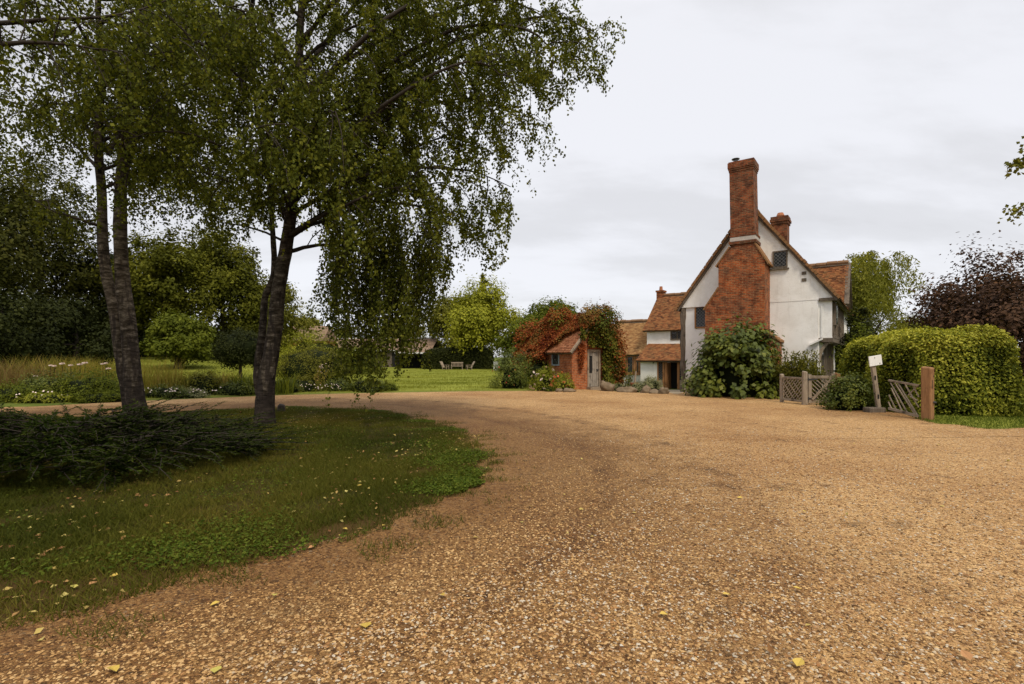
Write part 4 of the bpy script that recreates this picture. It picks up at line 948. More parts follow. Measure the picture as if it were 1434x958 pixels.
# birch on the right of the island
bB = G(369, 599); dB = bB[1]
def PB(px, py, dd=0): return P(px, py, dB+dd)
stB = [bB+np.array([0, 0, -.1]), PB(376, 520), PB(388, 430), PB(401, 340), PB(413, 240, .1), PB(418, 110, .2), PB(425, -40, .2), PB(430, -180, .2), PB(428, -280, .2)]
stB2 = [bB+np.array([-.1, .32, -.1]), PB(362, 520, .4), PB(370, 430, .5), PB(382, 380, .6), PB(380, 280, .8), PB(360, 160, 1.0), PB(350, 20, 1.3), PB(345, -120, 1.4)]
limB = [([PB(408, 290), PB(450, 240, -.3), PB(520, 170, -.6), PB(600, 105, -.6), PB(650, 50, -.5)], .085),
        ([PB(414, 215), PB(520, 120, .5), PB(650, 60, .6), PB(760, 30, .4), PB(825, 50, .3)], .075),
        ([PB(416, 160), PB(500, 60, -1), PB(620, -20, -1.2), PB(730, -40, -1)], .07),
        ([PB(404, 335), PB(480, 300, .6), PB(570, 265, 1.0), PB(650, 250, .8)], .05),
        ([PB(408, 300), PB(500, 250, .9), PB(610, 200, 1.3), PB(700, 170, 1.2)], .05),
        ([PB(400, 352), PB(450, 345, .2), PB(510, 355, .5), PB(545, 375, .7)], .05),
        ([PB(403, 330), PB(470, 290, -1.0), PB(540, 265, -1.2), PB(600, 275, -1.1)], .045),
        ([PB(406, 310), PB(370, 240, .3), PB(340, 200, .4), PB(325, 130, .5)], .055),
        ([PB(398, 340), PB(350, 318, .3), PB(300, 308, .5), PB(262, 292, .6)], .03),
        ([PB(412, 250), PB(470, 190, 1.5), PB(560, 140, 2.0), PB(660, 120, 2.2)], .05),
        ([PB(403, 330), PB(480, 285, .2), PB(570, 285, .1), PB(640, 310, .0), PB(670, 340, 0)], .05),
        ([PB(408, 300), PB(520, 240, -.4), PB(640, 230, -.6), PB(715, 260, -.6)], .05),
        ([PB(412, 240), PB(540, 170, .3), PB(660, 140, .4), PB(735, 175, .4)], .05),
        ([PB(416, 190), PB(530, 90, -.3), PB(650, 30, -.5), PB(735, 45, -.5), PB(775, 85, -.5)], .06),
        ([PB(418, 130), PB(560, 40, .2), PB(690, 0, .4), PB(770, 30, .4)], .06),
        ([PB(410, 260), PB(540, 150, -1.2), PB(650, 90, -1.5), PB(715, 110, -1.5)], .05),
        ([PB(414, 220), PB(540, 130, 1.2), PB(660, 70, 1.8), PB(740, 110, 1.9)], .05),
        ([PB(420, 60), PB(520, -30, 0), PB(640, -70, 0), PB(750, -60, 0)], .05),
        ([PB(418, 110), PB(480, 20, .8), PB(570, -60, 1.2), PB(660, -110, 1)], .06),
        ([PB(418, 100), PB(370, 40, -.6), PB(300, 20, -1), PB(240, 30, -1)], .05)]
limB += auto_limbs(stB, np.linspace(4.3, 7.2, 11), 1.1+.9*R.rand(11), .025, az=-PI/2+R.normal(size=11)*.8); zs = np.linspace(4.6, 12.5, 26); limB += auto_limbs(stB, zs, 3.4-.19*(zs-4.6)-.5*R.rand(26), .045)
limB += auto_limbs(stB2, np.linspace(5, 9.6, 9), 2.2+R.rand(9), .04)
treeB = empty('birch_tree', bB, 0, 'tall silver birch with pale flaking trunk and a drooping curtain of leaves', 'tree', 'silver birches on the grass island')
strB = []
for k in range(112):
    px = 465+155*R.rand(); py = 300+75*R.rand(); mx = 545-np.abs(px-522)*1.05 if px < 522 else 548-(px-522)*1.35
    strB.append((PB(px, py, 1.4*R.rand()-.5), max(.35, (mx-py)*dB/F*(.55+.85*R.rand()))))
def zokB(p):
    # the leaf curtain hangs low only to the right of the trunk
    x = p[:, 0]; low = np.where(x < -4.2, 4.15, np.where(x < -1.75, .3+1.6*np.abs(x+2.95)**1.2, 2.5+1.0*(x+1.75)))
    low = low+.5*np.sin(x*4.1)+.3*np.sin(p[:, 1]*5)
    return (p[:, 2] > low) & (x < 2.3) & ((x > -5) | (R.rand(len(p)) < .55))
birch(treeB, [(stB, .165, .02), (stB2, .08, .015)], limB, 222000, .064, M['l_birch'], bB, zokB, strB)
# weeping strands that reach almost to the ground
# twin-stemmed birch on the left
bA = G(188, 588); dA = bA[1]
def PA(px, py, dd=0): return P(px, py, dA+dd)
stA1 = [bA+np.array([-.12, .1, -.1]), PA(172, 500, .1), PA(154, 410, .1), PA(142, 300, .1), PA(139, 190, .1), PA(141, 80, .1), PA(135, -60, .2), PA(132, -180, .2)]
stA2 = [bA+np.array([.12, -.05, -.1]), PA(184, 500), PA(173, 400), PA(168, 300), PA(176, 200), PA(192, 100), PA(206, 0), PA(215, -120), PA(218, -230)]
limA = [([PA(140, 315), PA(120, 303, -.3), PA(80, 285, -.5), PA(25, 250, -.8)], .045),
        ([PA(172, 225), PA(215, 160, -.3), PA(265, 135, -.5), PA(300, 115, -.6)], .06),
        ([PA(140, 210), PA(118, 160, .4), PA(92, 95, .6), PA(70, 30, .8)], .05),
        ([PA(150, 215), PA(200, 130, .6), PA(235, 60, .9), PA(290, 10, 1.2)], .05),
        ([PA(140, 240), PA(90, 190, 1), PA(40, 150, 1.4), PA(-20, 140, 1.6)], .045),
        ([PA(180, 190), PA(240, 130, 1.4), PA(300, 90, 2), PA(350, 80, 2.2)], .045)]
limA += auto_limbs(stA2, np.linspace(4.9, 7.5, 7), 1.0+.8*R.rand(7), .022, az=-PI/2+R.normal(size=7)*.9); zs = np.linspace(5.6, 12.5, 20); limA += auto_limbs(stA2, zs, 3.2-.18*(zs-5)-.5*R.rand(20), .045); limA += auto_limbs(stA1, np.linspace(5.6, 11.5, 16), 2.6+.6*R.rand(16), .045)
treeA = empty('birch_tree', bA, 0, 'silver birch with two dark forking stems beside the spreading juniper', 'tree', 'silver birches on the grass island')
birch(treeA, [(stA1, .14, .02), (stA2, .175, .02)], limA, 76000, .07, M['l_birch'], bA, lambda p: p[:, 2] > 4.3+.5*np.sin(p[:, 0]*3)+.4*np.sin(p[:, 1]*4))
# birch out of the frame on the left, one limb reaching in
bC = np.array([-9.8, 5.6, 0.0])
stC = [bC+np.array([0, 0, -.1]), bC+np.array([.1, .05, 2.5]), bC+np.array([.2, 0, 5]), bC+np.array([0, .2, 8]), bC+np.array([.1, .1, 11])]
limC = [([bC+np.array([.2, 0, 4.3]), P(-60, 60, 7.6), P(60, 48, 7.9), P(190, 64, 8.4)], .07), ([bC+np.array([.2, 0, 4.8]), P(-40, 30, 8.4), P(110, 20, 8.8), P(240, -10, 9.4)], .06)]
zs = np.linspace(4.6, 10.5, 22); limC += auto_limbs(stC, zs, 4.2-.2*(zs-4.5)-.6*R.rand(22), .05)
treeC = empty('birch_tree', bC, 0, 'nearest birch whose dark limb reaches in at the upper left corner', 'tree', 'silver birches on the grass island')
birch(treeC, [(stC, .2, .02)], limC, 26000, .075, M['l_birch'], bC, lambda p: p[:, 2] > 4.4+.3*np.sin(p[:, 0]*3)+.3*np.sin(p[:, 1]*4))

# ------------------------------------------------------------------ spreading juniper
jc = np.array([-6.45, 7.15]); jr = (2.85, 2.05)
Vj, Tj, Rj, tj, off = [], [], [], [], 0
for k in range(2000):
    a = R.rand()*6.283; rr = R.rand()**.55*.93; lay = R.rand()
    x = jc[0]+jr[0]*rr*math.cos(a); y = jc[1]+jr[1]*rr*math.sin(a)
    hz = .10+(.40*(1-rr**2.2)+.17*math.sin(x*2.6)*math.sin(y*3.1)+.10)*(.35+.65*lay)
    h = unit(np.array([math.cos(a+R.normal()*.5), math.sin(a+R.normal()*.5)*.8-.12, 0])); ln = .3+.75*R.rand()**1.5
    m = 8; d = np.array([h[0], h[1], .42*R.rand()+.05]); p = np.array([x, y, hz]); pts = [p]
    for j in range(m-1): d = unit(d+np.array([0, 0, -.055])+R.normal(size=3)*.05); p = p+d*ln/(m-1); pts.append(p)
    pts = np.array(pts); pts[:, 2] = np.maximum(pts[:, 2], .03); tj.append((pts-np.array([jc[0], jc[1], 0]), np.linspace(.008, .002, m)))
    nl = 62; s = R.rand(nl)**.75*(m-1.001); i = s.astype(int); fr = (s-i)[:, None]; q = pts[i]*(1-fr)+pts[i+1]*fr; dd = unit(pts[i+1]-pts[i])
    sd = unit(np.cross(dd, np.array([0, 0, 1.])))*np.where(R.rand(nl) < .5, -1, 1)[:, None]
    ax = unit(dd*.75+sd*(.35+.55*R.rand(nl))[:, None]+R.normal(size=(nl, 3))*.16+np.array([0, 0, .12])); L3 = (.045+.06*R.rand(nl))*(1.15-.6*s/m)
    V, T = leafgeo(q-np.array([jc[0], jc[1], 0]), ax, unit(np.array([0, 0, 1.])+R.normal(size=(nl, 3))*.4), L3, L3*.22, .1)
    Vj.append(V); Tj.append(T+off); off += len(V); Rj.append(np.repeat(np.clip(.1+.25*R.rand()+.55*(s/m)*R.rand(nl)+.15*R.rand(nl), 0, 1), 4))
jun = empty('juniper', (jc[0], jc[1], .02), 0, 'wide dark spreading juniper with feathery layers under the left birch', 'shrub')
link('foliage', npmesh('foliage', np.concatenate(Vj), [np.concatenate(Tj)], M['l_juniper'], np.concatenate(Rj)), jun)
v, q = tubes_np(tj, 3); link('stems', npmesh('stems', v, [q], M['twig']), jun)

# ------------------------------------------------------------------ trees behind
LB = 'trees at the back of the garden'
for (px, d, h, r, cz, n, sz, mt, lab, lean) in [
    (-60, 30, 15.5, 5.6, 7.2, 26000, .22, 'l_wood', 'dark broad tree at the far left edge behind the brown grasses', 0),
    (58, 38, 17, 5.6, 7.2, 30000, .22, 'l_wood', 'dark tree between the left edge and the twin stemmed birch', 0),
    (135, 42, 10.5, 4.6, 4.6, 20000, .24, 'l_dark', 'blackish green tree directly behind the twin stemmed birch', 0),
    (5, 27, 6.0, 3.4, 2.6, 16000, .18, 'l_dark', 'low dark thicket behind the brown grasses', 0),
    (105, 31, 5.2, 2.8, 2.4, 12000, .18, 'l_dark', 'small dark thicket at the right end of the brown grasses', 0),
    (228, 40, 11.6, 4.1, 5.4, 24000, .24, 'l_mid', 'green layered tree just right of the twin stemmed birch', 0),
    (310, 44, 12.4, 4.6, 5.8, 26000, .25, 'l_mid', 'larger green tree midway between the two birches', 0),
    (385, 52, 9.5, 4.2, 4.6, 16000, .28, 'l_olive', 'olive green tree behind the trunk of the pale birch', 0),
    (250, 33, 4.0, 2.4, 1.9, 12000, .2, 'l_green', 'light green rounded bush tree below the layered trees', 0),
    (632, 80, 12.6, 5.2, 6.0, 12000, .4, 'l_olive', 'olive tree half hidden by the birch curtain beside the yellow tree', 0),
    (677, 66, 11.4, 6.0, 5.4, 30000, .34, 'l_yellow', 'bright yellow green tree rising above the dark clipped hedge', 0),
    (770, 70, 10.8, 5.4, 5.6, 22000, .36, 'l_green', 'round green tree behind the creeper covered outhouse', 0),
    (738, 58, 6.8, 3.9, 3.2, 13000, .3, 'l_green', 'low green tree between the yellow tree and the outhouse', 0),
    (560, 95, 9.8, 6, 4.6, 12000, .42, 'l_olive', 'distant dull green tree behind the long barn roof', 0),
    (480, 100, 9.4, 6, 4.4, 12000, .42, 'l_wood', 'distant dark tree over the left end of the barn', 0),
    (430, 85, 8.6, 3.6, 5.0, 9000, .36, 'l_olive', 'slim distant tree just right of the pale birch trunk', 0),
    (1330, 70, 8.2, 5.5, 3.6, 12000, .4, 'l_green', 'distant green tree beyond the top of the golden hedge', 0),
    (1285, 62, 7.2, 4.0, 3.2, 10000, .36, 'l_olive', 'distant olive tree between the willow and the copper beech', 0),
    (1195, 30, 3.7, 2.1, 1.7, 11000, .16, 'l_green', 'green bushy tree against the timbered side of the cottage', 0),
    ]:
    p = GX(px, d); tree('tree', lab, 'tree', p, h, r, cz, n, sz, M[mt], lobes=14, lobe_r=.42, trunk_r=.22, group=LB)
for (px, d, rx, h, lab) in ((165, 47, 3.2, 3.6, 'black green undergrowth behind the twin stemmed birch'), (235, 50, 3.6, 3.4, 'dark undergrowth at the foot of the layered green tree'), (300, 52, 3.6, 3.6, 'dark undergrowth at the foot of the larger green tree'), (365, 55, 3.6, 3.4, 'dark undergrowth behind the pale birch and topiary'), (60, 40, 4.0, 4.2, 'dark undergrowth behind the brown seeding grasses'), (-20, 34, 4.0, 4.5, 'dark undergrowth at the far left edge')):
    shrub('shrub', lab, 'shrub', GX(px, d), rx, 1.6, h, 7000, .24, M['l_dark'], 80, .3, LB, core=.8)
# slim conifer tip behind the yellow tree
p = GX(676, 92); cf = empty('conifer', p, 0, 'slender conifer tip poking up behind the yellow tree', 'tree')
n = 1500; s = R.rand(n); hh = 6+s*10.3; rr = (1-s)**.9*1.9; a = np.floor(R.rand(n)*14)/14*6.28+hh*1.3; Pt = np.c_[np.cos(a)*rr*R.rand(n)**.4, np.sin(a)*rr*R.rand(n)**.4, hh-.15*rr]
link('crown', leafmesh('crown', Pt, rdir(n), .5, .35, M['l_olive'], R.rand(n), .2), cf); mb = MB(); mb.tube([(0, 0, -.1), (0, 0, 15.5)], [.3, .03], 7); mb.build('trunk', M['brown_bark'], cf)
# willow behind the cottage
p = GX(1214, 46); tw = empty('willow_tree', p, 0, 'feathery grey green willow standing behind the right end of the cottage', 'tree')
Ps, Ns = [], []
for k in range(60):
    bx, by = R.normal()*1.5, R.normal()*1.5; topz = 12.4-.8*abs(bx)**1.3-R.rand()*4.2; L_ = 2.5+3*R.rand(); m = 400
    s = R.rand(m); Ps.append(np.c_[bx*(1+.3*s)+R.normal(size=m)*(.2+.28*s), by*(1+.3*s)+R.normal(size=m)*(.2+.28*s), topz-L_*s]); Ns.append(unit(R.normal(size=(m, 3))+np.array([0, -.3, .2])))
Pt = np.concatenate(Ps); link('crown', leafmesh('crown', Pt, np.concatenate(Ns), .3, .3, M['l_willow'], np.clip(R.rand(len(Pt))*.6+np.repeat(R.rand(60), 400)*.4, 0, 1), 1.2), tw)
mb = MB(); mb.tube([(0, 0, -.1), (.1, 0, 3), (0, .1, 6), (.1, 0, 9)], [.35, .28, .16, .05], 8)
for k in range(8): a = k*.8; mb.tube([(0, 0, 3+.4*k), (math.cos(a)*1.2, math.sin(a)*1.2, 5+.4*k), (math.cos(a)*1.9, math.sin(a)*1.9, 6+.4*k)], [.12, .07, .03], 5)
mb.build('trunk', M['brown_bark'], tw)
# copper beech on the right
p = GX(1440, 29); tree('copper_beech', 'dark purple copper beech behind the golden hedge at the right edge', 'tree', p, 9.8, 6.0, 3.9, 42000, .2, M['l_copper'], lobes=20, lobe_r=.36, trunk_r=.3, low=-.95)
# twig tips of a tree standing outside the frame on the right
bo = np.array([13.6, 9.5, gzf(13.6, 9.5)]); tr = empty('maple_tree', bo, 0, 'maple standing outside the frame, two leafy twigs showing at the right edge', 'tree')
mb = MB(); mb.tube([(0, 0, -.1), (.1, .1, 3), (.2, 0, 6.5)], [.22, .17, .08], 8); mb.build('trunk', M['brown_bark'], tr)
mb = MB(); Ps = []
for (px, py, px2, py2, k) in ((1424, 232, 1540, 190, 420), (1418, 297, 1540, 285, 260), (1442, 205, 1550, 160, 260)):
    e = P(px, py, 9.6)-bo; s0 = P(px2, py2, 9.6)-bo; r0 = np.array([.15, .05, s0[2]-.6]); c = catmull([r0, s0, e], 14); mb.tube(c, np.linspace(.04, .004, 14), 5)
    i = R.randint(5, 14, k); Ps.append(c[i]+R.normal(size=(k, 3))*.075)
for k in range(26):
    a = R.rand()*3.6-1.2; e = np.array([math.cos(a)*2.2+.6, math.sin(a)*2.2, 4.6+2.6*R.rand()]); c = catmull([(.15, .05, 3.6+2*R.rand()), e*.6+np.array([0, 0, 1.6]), e], 8); mb.tube(c, np.linspace(.05, .008, 8), 5)
    Ps.append(c[R.randint(3, 8, 160)]+R.normal(size=(160, 3))*.3)
mb.build('limbs', M['twig'], tr); Pt = np.concatenate(Ps); link('crown', leafmesh('crown', Pt, rdir(len(Pt)), .085, .8, M['l_olive'], R.rand(len(Pt)), .5), tr)

# ------------------------------------------------------------------ clipped hedges
def hedge(name, label, c, hx, hy, h, rz, n, size, mat, amp=.1, power=.32, cap_light=0, group=None):
    o = empty(name, (c[0], c[1], gzf(c[0], c[1])), rz, label, 'hedge', group)
    d = rdir(n); d[:, 2] = np.abs(d[:, 2])
    sgn = np.sign(d); q = sgn*np.abs(d)**1.0
    m = (np.abs(d[:, 0])**(1/power)+np.abs(d[:, 1])**(1/power)+np.abs(d[:, 2])**(1/power))**(-power); q = d*m[:, None]
    # even the sampling out: draw on the box faces instead
    face = R.choice(5, n, p=np.array([hy*h*.5, hy*h*.5, hx*h*.5, hx*h*.5, hx*hy])/(hy*h+hx*h+hx*hy)); a, b = R.rand(n)*2-1, R.rand(n)*2-1
    q = np.where((face < 2)[:, None], np.c_[np.where(face == 0, -1, 1), a, (b+1)/2], np.where((face < 4)[:, None], np.c_[a, np.where(face == 2, -1, 1), (b+1)/2], np.c_[a, b, np.ones(n)]))
    q3 = q.copy(); pw = 1/power; q3 = q/((np.abs(q[:, :1])**pw+np.abs(q[:, 1:2])**pw+np.abs(q[:, 2:])**pw)**power)
    nr = unit(np.sign(q3)*np.abs(q3)**(pw-1)/np.array([hx, hy, h])); sc = np.array([hx, hy, h])
    lump = amp*(np.sin(q3[:, 0]*hx*2.2+1)*np.sin(q3[:, 1]*hy*2.5)+.7*np.sin(q3[:, 2]*h*3.1+q3[:, 1]*hy*3)+.6*np.sin(q3[:, 0]*hx*5+q3[:, 1]*hy*5.7+2))
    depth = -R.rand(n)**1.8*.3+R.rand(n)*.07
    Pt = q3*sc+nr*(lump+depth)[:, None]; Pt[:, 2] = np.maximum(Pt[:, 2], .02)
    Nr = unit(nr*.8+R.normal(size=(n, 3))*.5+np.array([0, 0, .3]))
    tone = np.clip(.27+.6*R.rand(n)+1.1*(depth+.02)+.2*np.sin(q3[:, 0]*hx*3)*np.sin(q3[:, 1]*hy*2.1+q3[:, 2]*4)+cap_light*(nr[:, 2] > .4)*R.rand(n), 0, 1)  # shade painted by depth: deeper leaves darker as hollows; top leaves made lighter
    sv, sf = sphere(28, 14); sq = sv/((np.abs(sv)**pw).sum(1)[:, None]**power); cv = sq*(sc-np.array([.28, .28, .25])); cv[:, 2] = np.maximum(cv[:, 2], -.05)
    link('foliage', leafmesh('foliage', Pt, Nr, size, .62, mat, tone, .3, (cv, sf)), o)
    mb = MB()
    for k in range(max(3, int(max(hx, hy)*2.2))):
        t = (k+.5)/max(3, int(max(hx, hy)*2.2))*2-1; x, y = (t*hx*.85, 0) if hx > hy else (0, t*hy*.85); mb.tube([(x, y, -.05), (x+.05, y, h*.7)], [.05, .03], 6)
    mb.build('stems', M['brown_bark'], o); return o
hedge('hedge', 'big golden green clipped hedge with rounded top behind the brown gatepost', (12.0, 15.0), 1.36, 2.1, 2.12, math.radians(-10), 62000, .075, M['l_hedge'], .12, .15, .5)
p = GX(642, 64); hedge('hedge', 'dark clipped hedge behind the garden seats on the lawn', (p[0], p[1]), 4.3, 1.2, 2.5, 0, 14000, .2, M['l_dark'], .06, .16)
p = GX(455, 60); hedge('hedge', 'dark hedge under the barn roof behind the rounded shrub', (p[0], p[1]), 2.0, 1.0, 2.1, 0, 8000, .2, M['l_wood'], .1, .25)

# ------------------------------------------------------------------ shrubs and beds
fb = GX(1034, 19.7)
fig = empty('fig_bush', fb, 0, 'large leafy fig bush hiding the foot of the brick chimney', 'shrub')
Pt, Nr, tone = blob(10500, (0, 0, .5), (1.55, 1.4, 2.1), 130, .34, -.25, (.72, 1.06), .8)
ok = Pt[:, 2] > .05; Pt, Nr, tone = Pt[ok], unit(Nr[ok]+np.array([0, -.1, .45])), tone[ok]
sv, sf = sphere(); cv = sv*np.array([.85, .75, 1.2])+np.array([0, 0, .5]); cv[:, 2] = np.maximum(cv[:, 2], -.05)
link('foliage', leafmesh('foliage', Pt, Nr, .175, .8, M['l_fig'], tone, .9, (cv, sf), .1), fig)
mb = MB()
for k in range(9): a = k*.7; mb.tube([(math.cos(a)*.15, math.sin(a)*.15, -.05), (math.cos(a)*.6, math.sin(a)*.6, .9), (math.cos(a)*1.0, math.sin(a)*.95, 1.7)], [.045, .035, .015], 6)
mb.build('stems', M['brown_bark'], fig)
def spikes(name, label, cat, pos, rx, ry, n, h0, h1, leaves, lsz, mat, asp=.25, lean=.12, droop=-.6):
    o = empty(name, pos, 0, label, cat); Ps, Ns = [], []; mb = MB()
    for k in range(n):
        x, y = (R.rand()*2-1)*rx, (R.rand()*2-1)*ry; h = h0+(h1-h0)*R.rand(); dx, dy = R.normal()*lean*h, R.normal()*lean*h; s = R.rand(leaves)
        Ps.append(np.c_[x+dx*s**2+R.normal(size=leaves)*.05, y+dy*s**2+R.normal(size=leaves)*.05, s*h]); Ns.append(unit(R.normal(size=(leaves, 3))+np.array([0, 0, .2]))); mb.tube([(x, y, -.03), (x+dx*.3, y+dy*.3, h*.5), (x+dx, y+dy, h)], [.012, .009, .004], 4)
    Pt = np.concatenate(Ps); link('foliage', leafmesh('foliage', Pt, np.concatenate(Ns), lsz, asp, mat, np.clip(R.rand(len(Pt)), 0, 1), droop), o); mb.build('stems', M['twig'], o); return o
spikes('rosemary', 'upright bushy rosemary spikes behind the lattice fence', 'shrub', GX(1123, 18.2), .62, .4, 60, .95, 1.75, 190, .10, M['l_olive'], .32)
lowbush = GX(1190, 14.6); shrub('shrub', 'low leafy bush between the lattice gate and the crooked signpost', 'shrub', lowbush, .72, .5, 1.0, 5200, .07, M['l_fig'], 70, .32, core=.55)
shrub('shrub', 'leafy growth tumbling round the broken lattice panel', 'shrub', GX(1262, 14.3), .55, .4, .85, 2200, .06, M['l_fig'], 50, .3, core=.6)
shrub('shrub', 'tangled dark bush beside the timbered corner of the cottage', 'shrub', GX(1206, 19.5), .7, .8, 2.3, 5000, .1, M['l_wood'], 70, .3)
shrub('shrub', 'dark climbing bush hanging by the jettied side wall', 'shrub', GX(1203, 25), .7, .9, 4.0, 5000, .12, M['l_dark'], 60, .3)
shrub('shrub', 'mid green bush behind the left end of the golden hedge', 'shrub', GX(1214, 21), .9, .9, 2.9, 5000, .1, M['l_green'], 70, .3)
# rose bushes by the outhouse
def blossoms(parent, pts, mesh, name='blossom'):
    for p in pts:
        o = link(name, mesh, parent, p); s = .7+.6*R.rand(); o.scale = (s, s, s*.8); o.rotation_euler = (R.rand(), R.rand(), R.rand()*6)
def flowermesh(mat, r):
    mb = MB()
    for k in range(11):
        a = k*2.4; rr = r*(.35+.06*k); d = np.array([math.cos(a), math.sin(a)]); z = r*.5*(1-k/14)
        t = np.array([-d[1], d[0]])*r*.42
        mb.add([(d[0]*rr*.2, d[1]*rr*.2, z*.4), (d[0]*rr*.8+t[0], d[1]*rr*.8+t[1], z), (d[0]*rr*1.15, d[1]*rr*1.15, z*1.15), (d[0]*rr*.8-t[0], d[1]*rr*.8-t[1], z)], [(0, 1, 2, 3)])
    return mb.mesh('blossom', mat)
FW, FP, FO, HP_ = flowermesh(M['fl_white'], .09), flowermesh(M['fl_pink'], .09), flowermesh(M['fl_orange'], .07), flowermesh(M['hip'], .045)
def rosebush(label, px, py, d, rx, h, n, mat, fl, nf, lsz=.07):
    pos = GX(px, d); o = empty('rose_bush', pos, 0, label, 'rose bush')
    shrub('foliage', '', '', pos, rx, rx*.8, h, n, lsz, mat, 60, .3, core=.5, parent=o)
    dd = rdir(nf*4); dd = dd[(dd[:, 1] < .1) & (dd[:, 2] > -.05)][:nf]; blossoms(o, dd*np.array([rx, rx*.8, h*.9])*1.03+np.array([0, 0, h*.12]), fl); return o
rosebush('tall green rose bush dotted with red hips left of the outhouse', 718, 530, 24.6, 1.05, 1.95, 6500, M['l_fig'], HP_, 16)
rosebush('rose bush covered with white and pale pink blooms beside the lawn', 762, 545, 22.9, .62, 1.1, 2600, M['l_bright'], FW, 20, .06)
rosebush('low rose bush with orange red blooms against the outhouse wall', 788, 545, 22.7, .55, .78, 2000, M['l_bright'], FO, 20, .06)
shrub('shrub', 'dark leafy bush tucked under the hanging red creeper', 'shrub', GX(757, 25.6), .8, .6, 1.5, 3200, .08, M['l_dark'], 50, .3)
shrub('shrub', 'tiny clipped green mound on the edge of the rose bed', 'shrub', GX(769, 22.3), .22, .2, .24, 700, .035, M['l_green'], 30, .3)
# rockery by the porch
def rock(label, pos, sx, sy, sz, rot=0, name='rock', seed=0, group='rocks edging the bed by the porch'):
    sv, sf = sphere(24, 14); rs = np.random.RandomState(seed)
    for k in range(9):
        d = unit(rs.normal(size=3)); h = .55+.35*rs.rand(); pr = sv@d; sv = sv-np.outer(np.maximum(pr-h, 0)*.85, d)
    sv = sv*(1+.06*rs.normal(size=(len(sv), 1))+.14*np.sin(sv[:, :1]*5+seed)*np.sin(sv[:, 1:2]*6+sv[:, 2:]*4)); sv[:, 2] = np.maximum(sv[:, 2], -.5)
    o = link(name, npmesh(name, (sv+np.array([0, 0, .4]))*np.array([sx, sy, sz]), [sf], M['rock']), None, pos, rot); props(o, label, 'rock', group); return o
rock('tall rounded boulder beside the outhouse step', GX(851, 23.5), .36, .3, .36, .2, seed=1)
rock('long low flat rock next to the tall boulder', GX(878, 23), .5, .3, .18, .1, seed=2)
rock('squarish mid sized rock in front of the round bush', GX(904, 22.6), .3, .25, .24, .4, seed=3)
rock('small flat rock at the gravel edge below the round bush', GX(917, 21.9), .28, .2, .14, 0, seed=4)
rock('rough end rock of the row nearest the porch path', GX(930, 21.7), .27, .22, .2, .7, seed=5)
rock('pale flat stone along the rose bed edge', GX(796, 22.0), .3, .15, .12, .1, seed=6, group='stones edging the rose bed')
rock('second small stone along the rose bed edge', GX(783, 22.1), .2, .12, .1, .5, seed=7, group='stones edging the rose bed')
shrub('shrub', 'round grey green bush at the end of the rockery', 'shrub', GX(912, 23.4), .52, .5, .72, 3600, .045, M['l_sage'], 70, .22)
shrub('shrub', 'silvery low plant between the rocks and the round bush', 'shrub', GX(893, 23.6), .42, .35, .5, 1700, .045, M['l_sage'], 40, .3)
shrub('shrub', 'pale cushion plant behind the long flat rock', 'shrub', GX(868, 24.2), .36, .3, .45, 1300, .04, M['l_sage'], 40, .3)
spikes('fennel', 'wispy green fennel growing in front of the low wing', 'plant', GX(871, 25.6), .45, .35, 26, .7, 1.35, 90, .08, M['l_green'], .3)
pc = GX(888, 25.0)
mb = MB(); mb.tube([(0, 0, 0), (0, 0, .26), (0, 0, .28), (0, 0, .33)], [.12, .17, .2, .2], 14); o = mb.build('plant_pot', M['terracotta'], None, pc+np.array([0, 0, .12])); props(o, 'terracotta pot standing on the rockery before the low wing', 'pot')
mb = MB(); mb.tube([(0, 0, 0), (.03, 0, .3), (.07, 0, .62)], [.05, .045, .04], 6); o = mb.build('stake', M['grey_wood'], None, pc+np.array([.02, 0, .4])); props(o, 'weathered wooden stake leaning up out of the terracotta pot', 'stake')
mb = MB(); mb.tube([(0, 0, -.02), (0, 0, .12)], [.24, .22], 9); o = mb.build('rock', M['rock'], None, pc+np.array([0, 0, 0])); props(o, 'rock plinth under the terracotta pot', 'rock', 'rocks edging the bed by the porch')
tp = GX(969, 22.9)
mb = MB(); mb.prism([(-.3, 0), (.3, 0), (.35, .36), (-.35, .36)], -.2, .2, front); mb.box(-.29, .29, -.15, .15, .355, .37); o = mb.build('stone_trough', M['render_stone'], None, tp, -.4, .02); props(o, 'old stone trough planted with lavender at the cottage corner', 'planter')
shrub('lavender', 'grey green lavender mound growing in the stone trough', 'plant', tp+np.array([0, 0, .33]), .40, .28, .34, 1600, .05, M['l_sage'], 40, .3)
rock('dark low stone against the trough by the cottage corner', GX(981, 21.9), .26, .2, .2, .3, seed=9, group='stones by the trough')

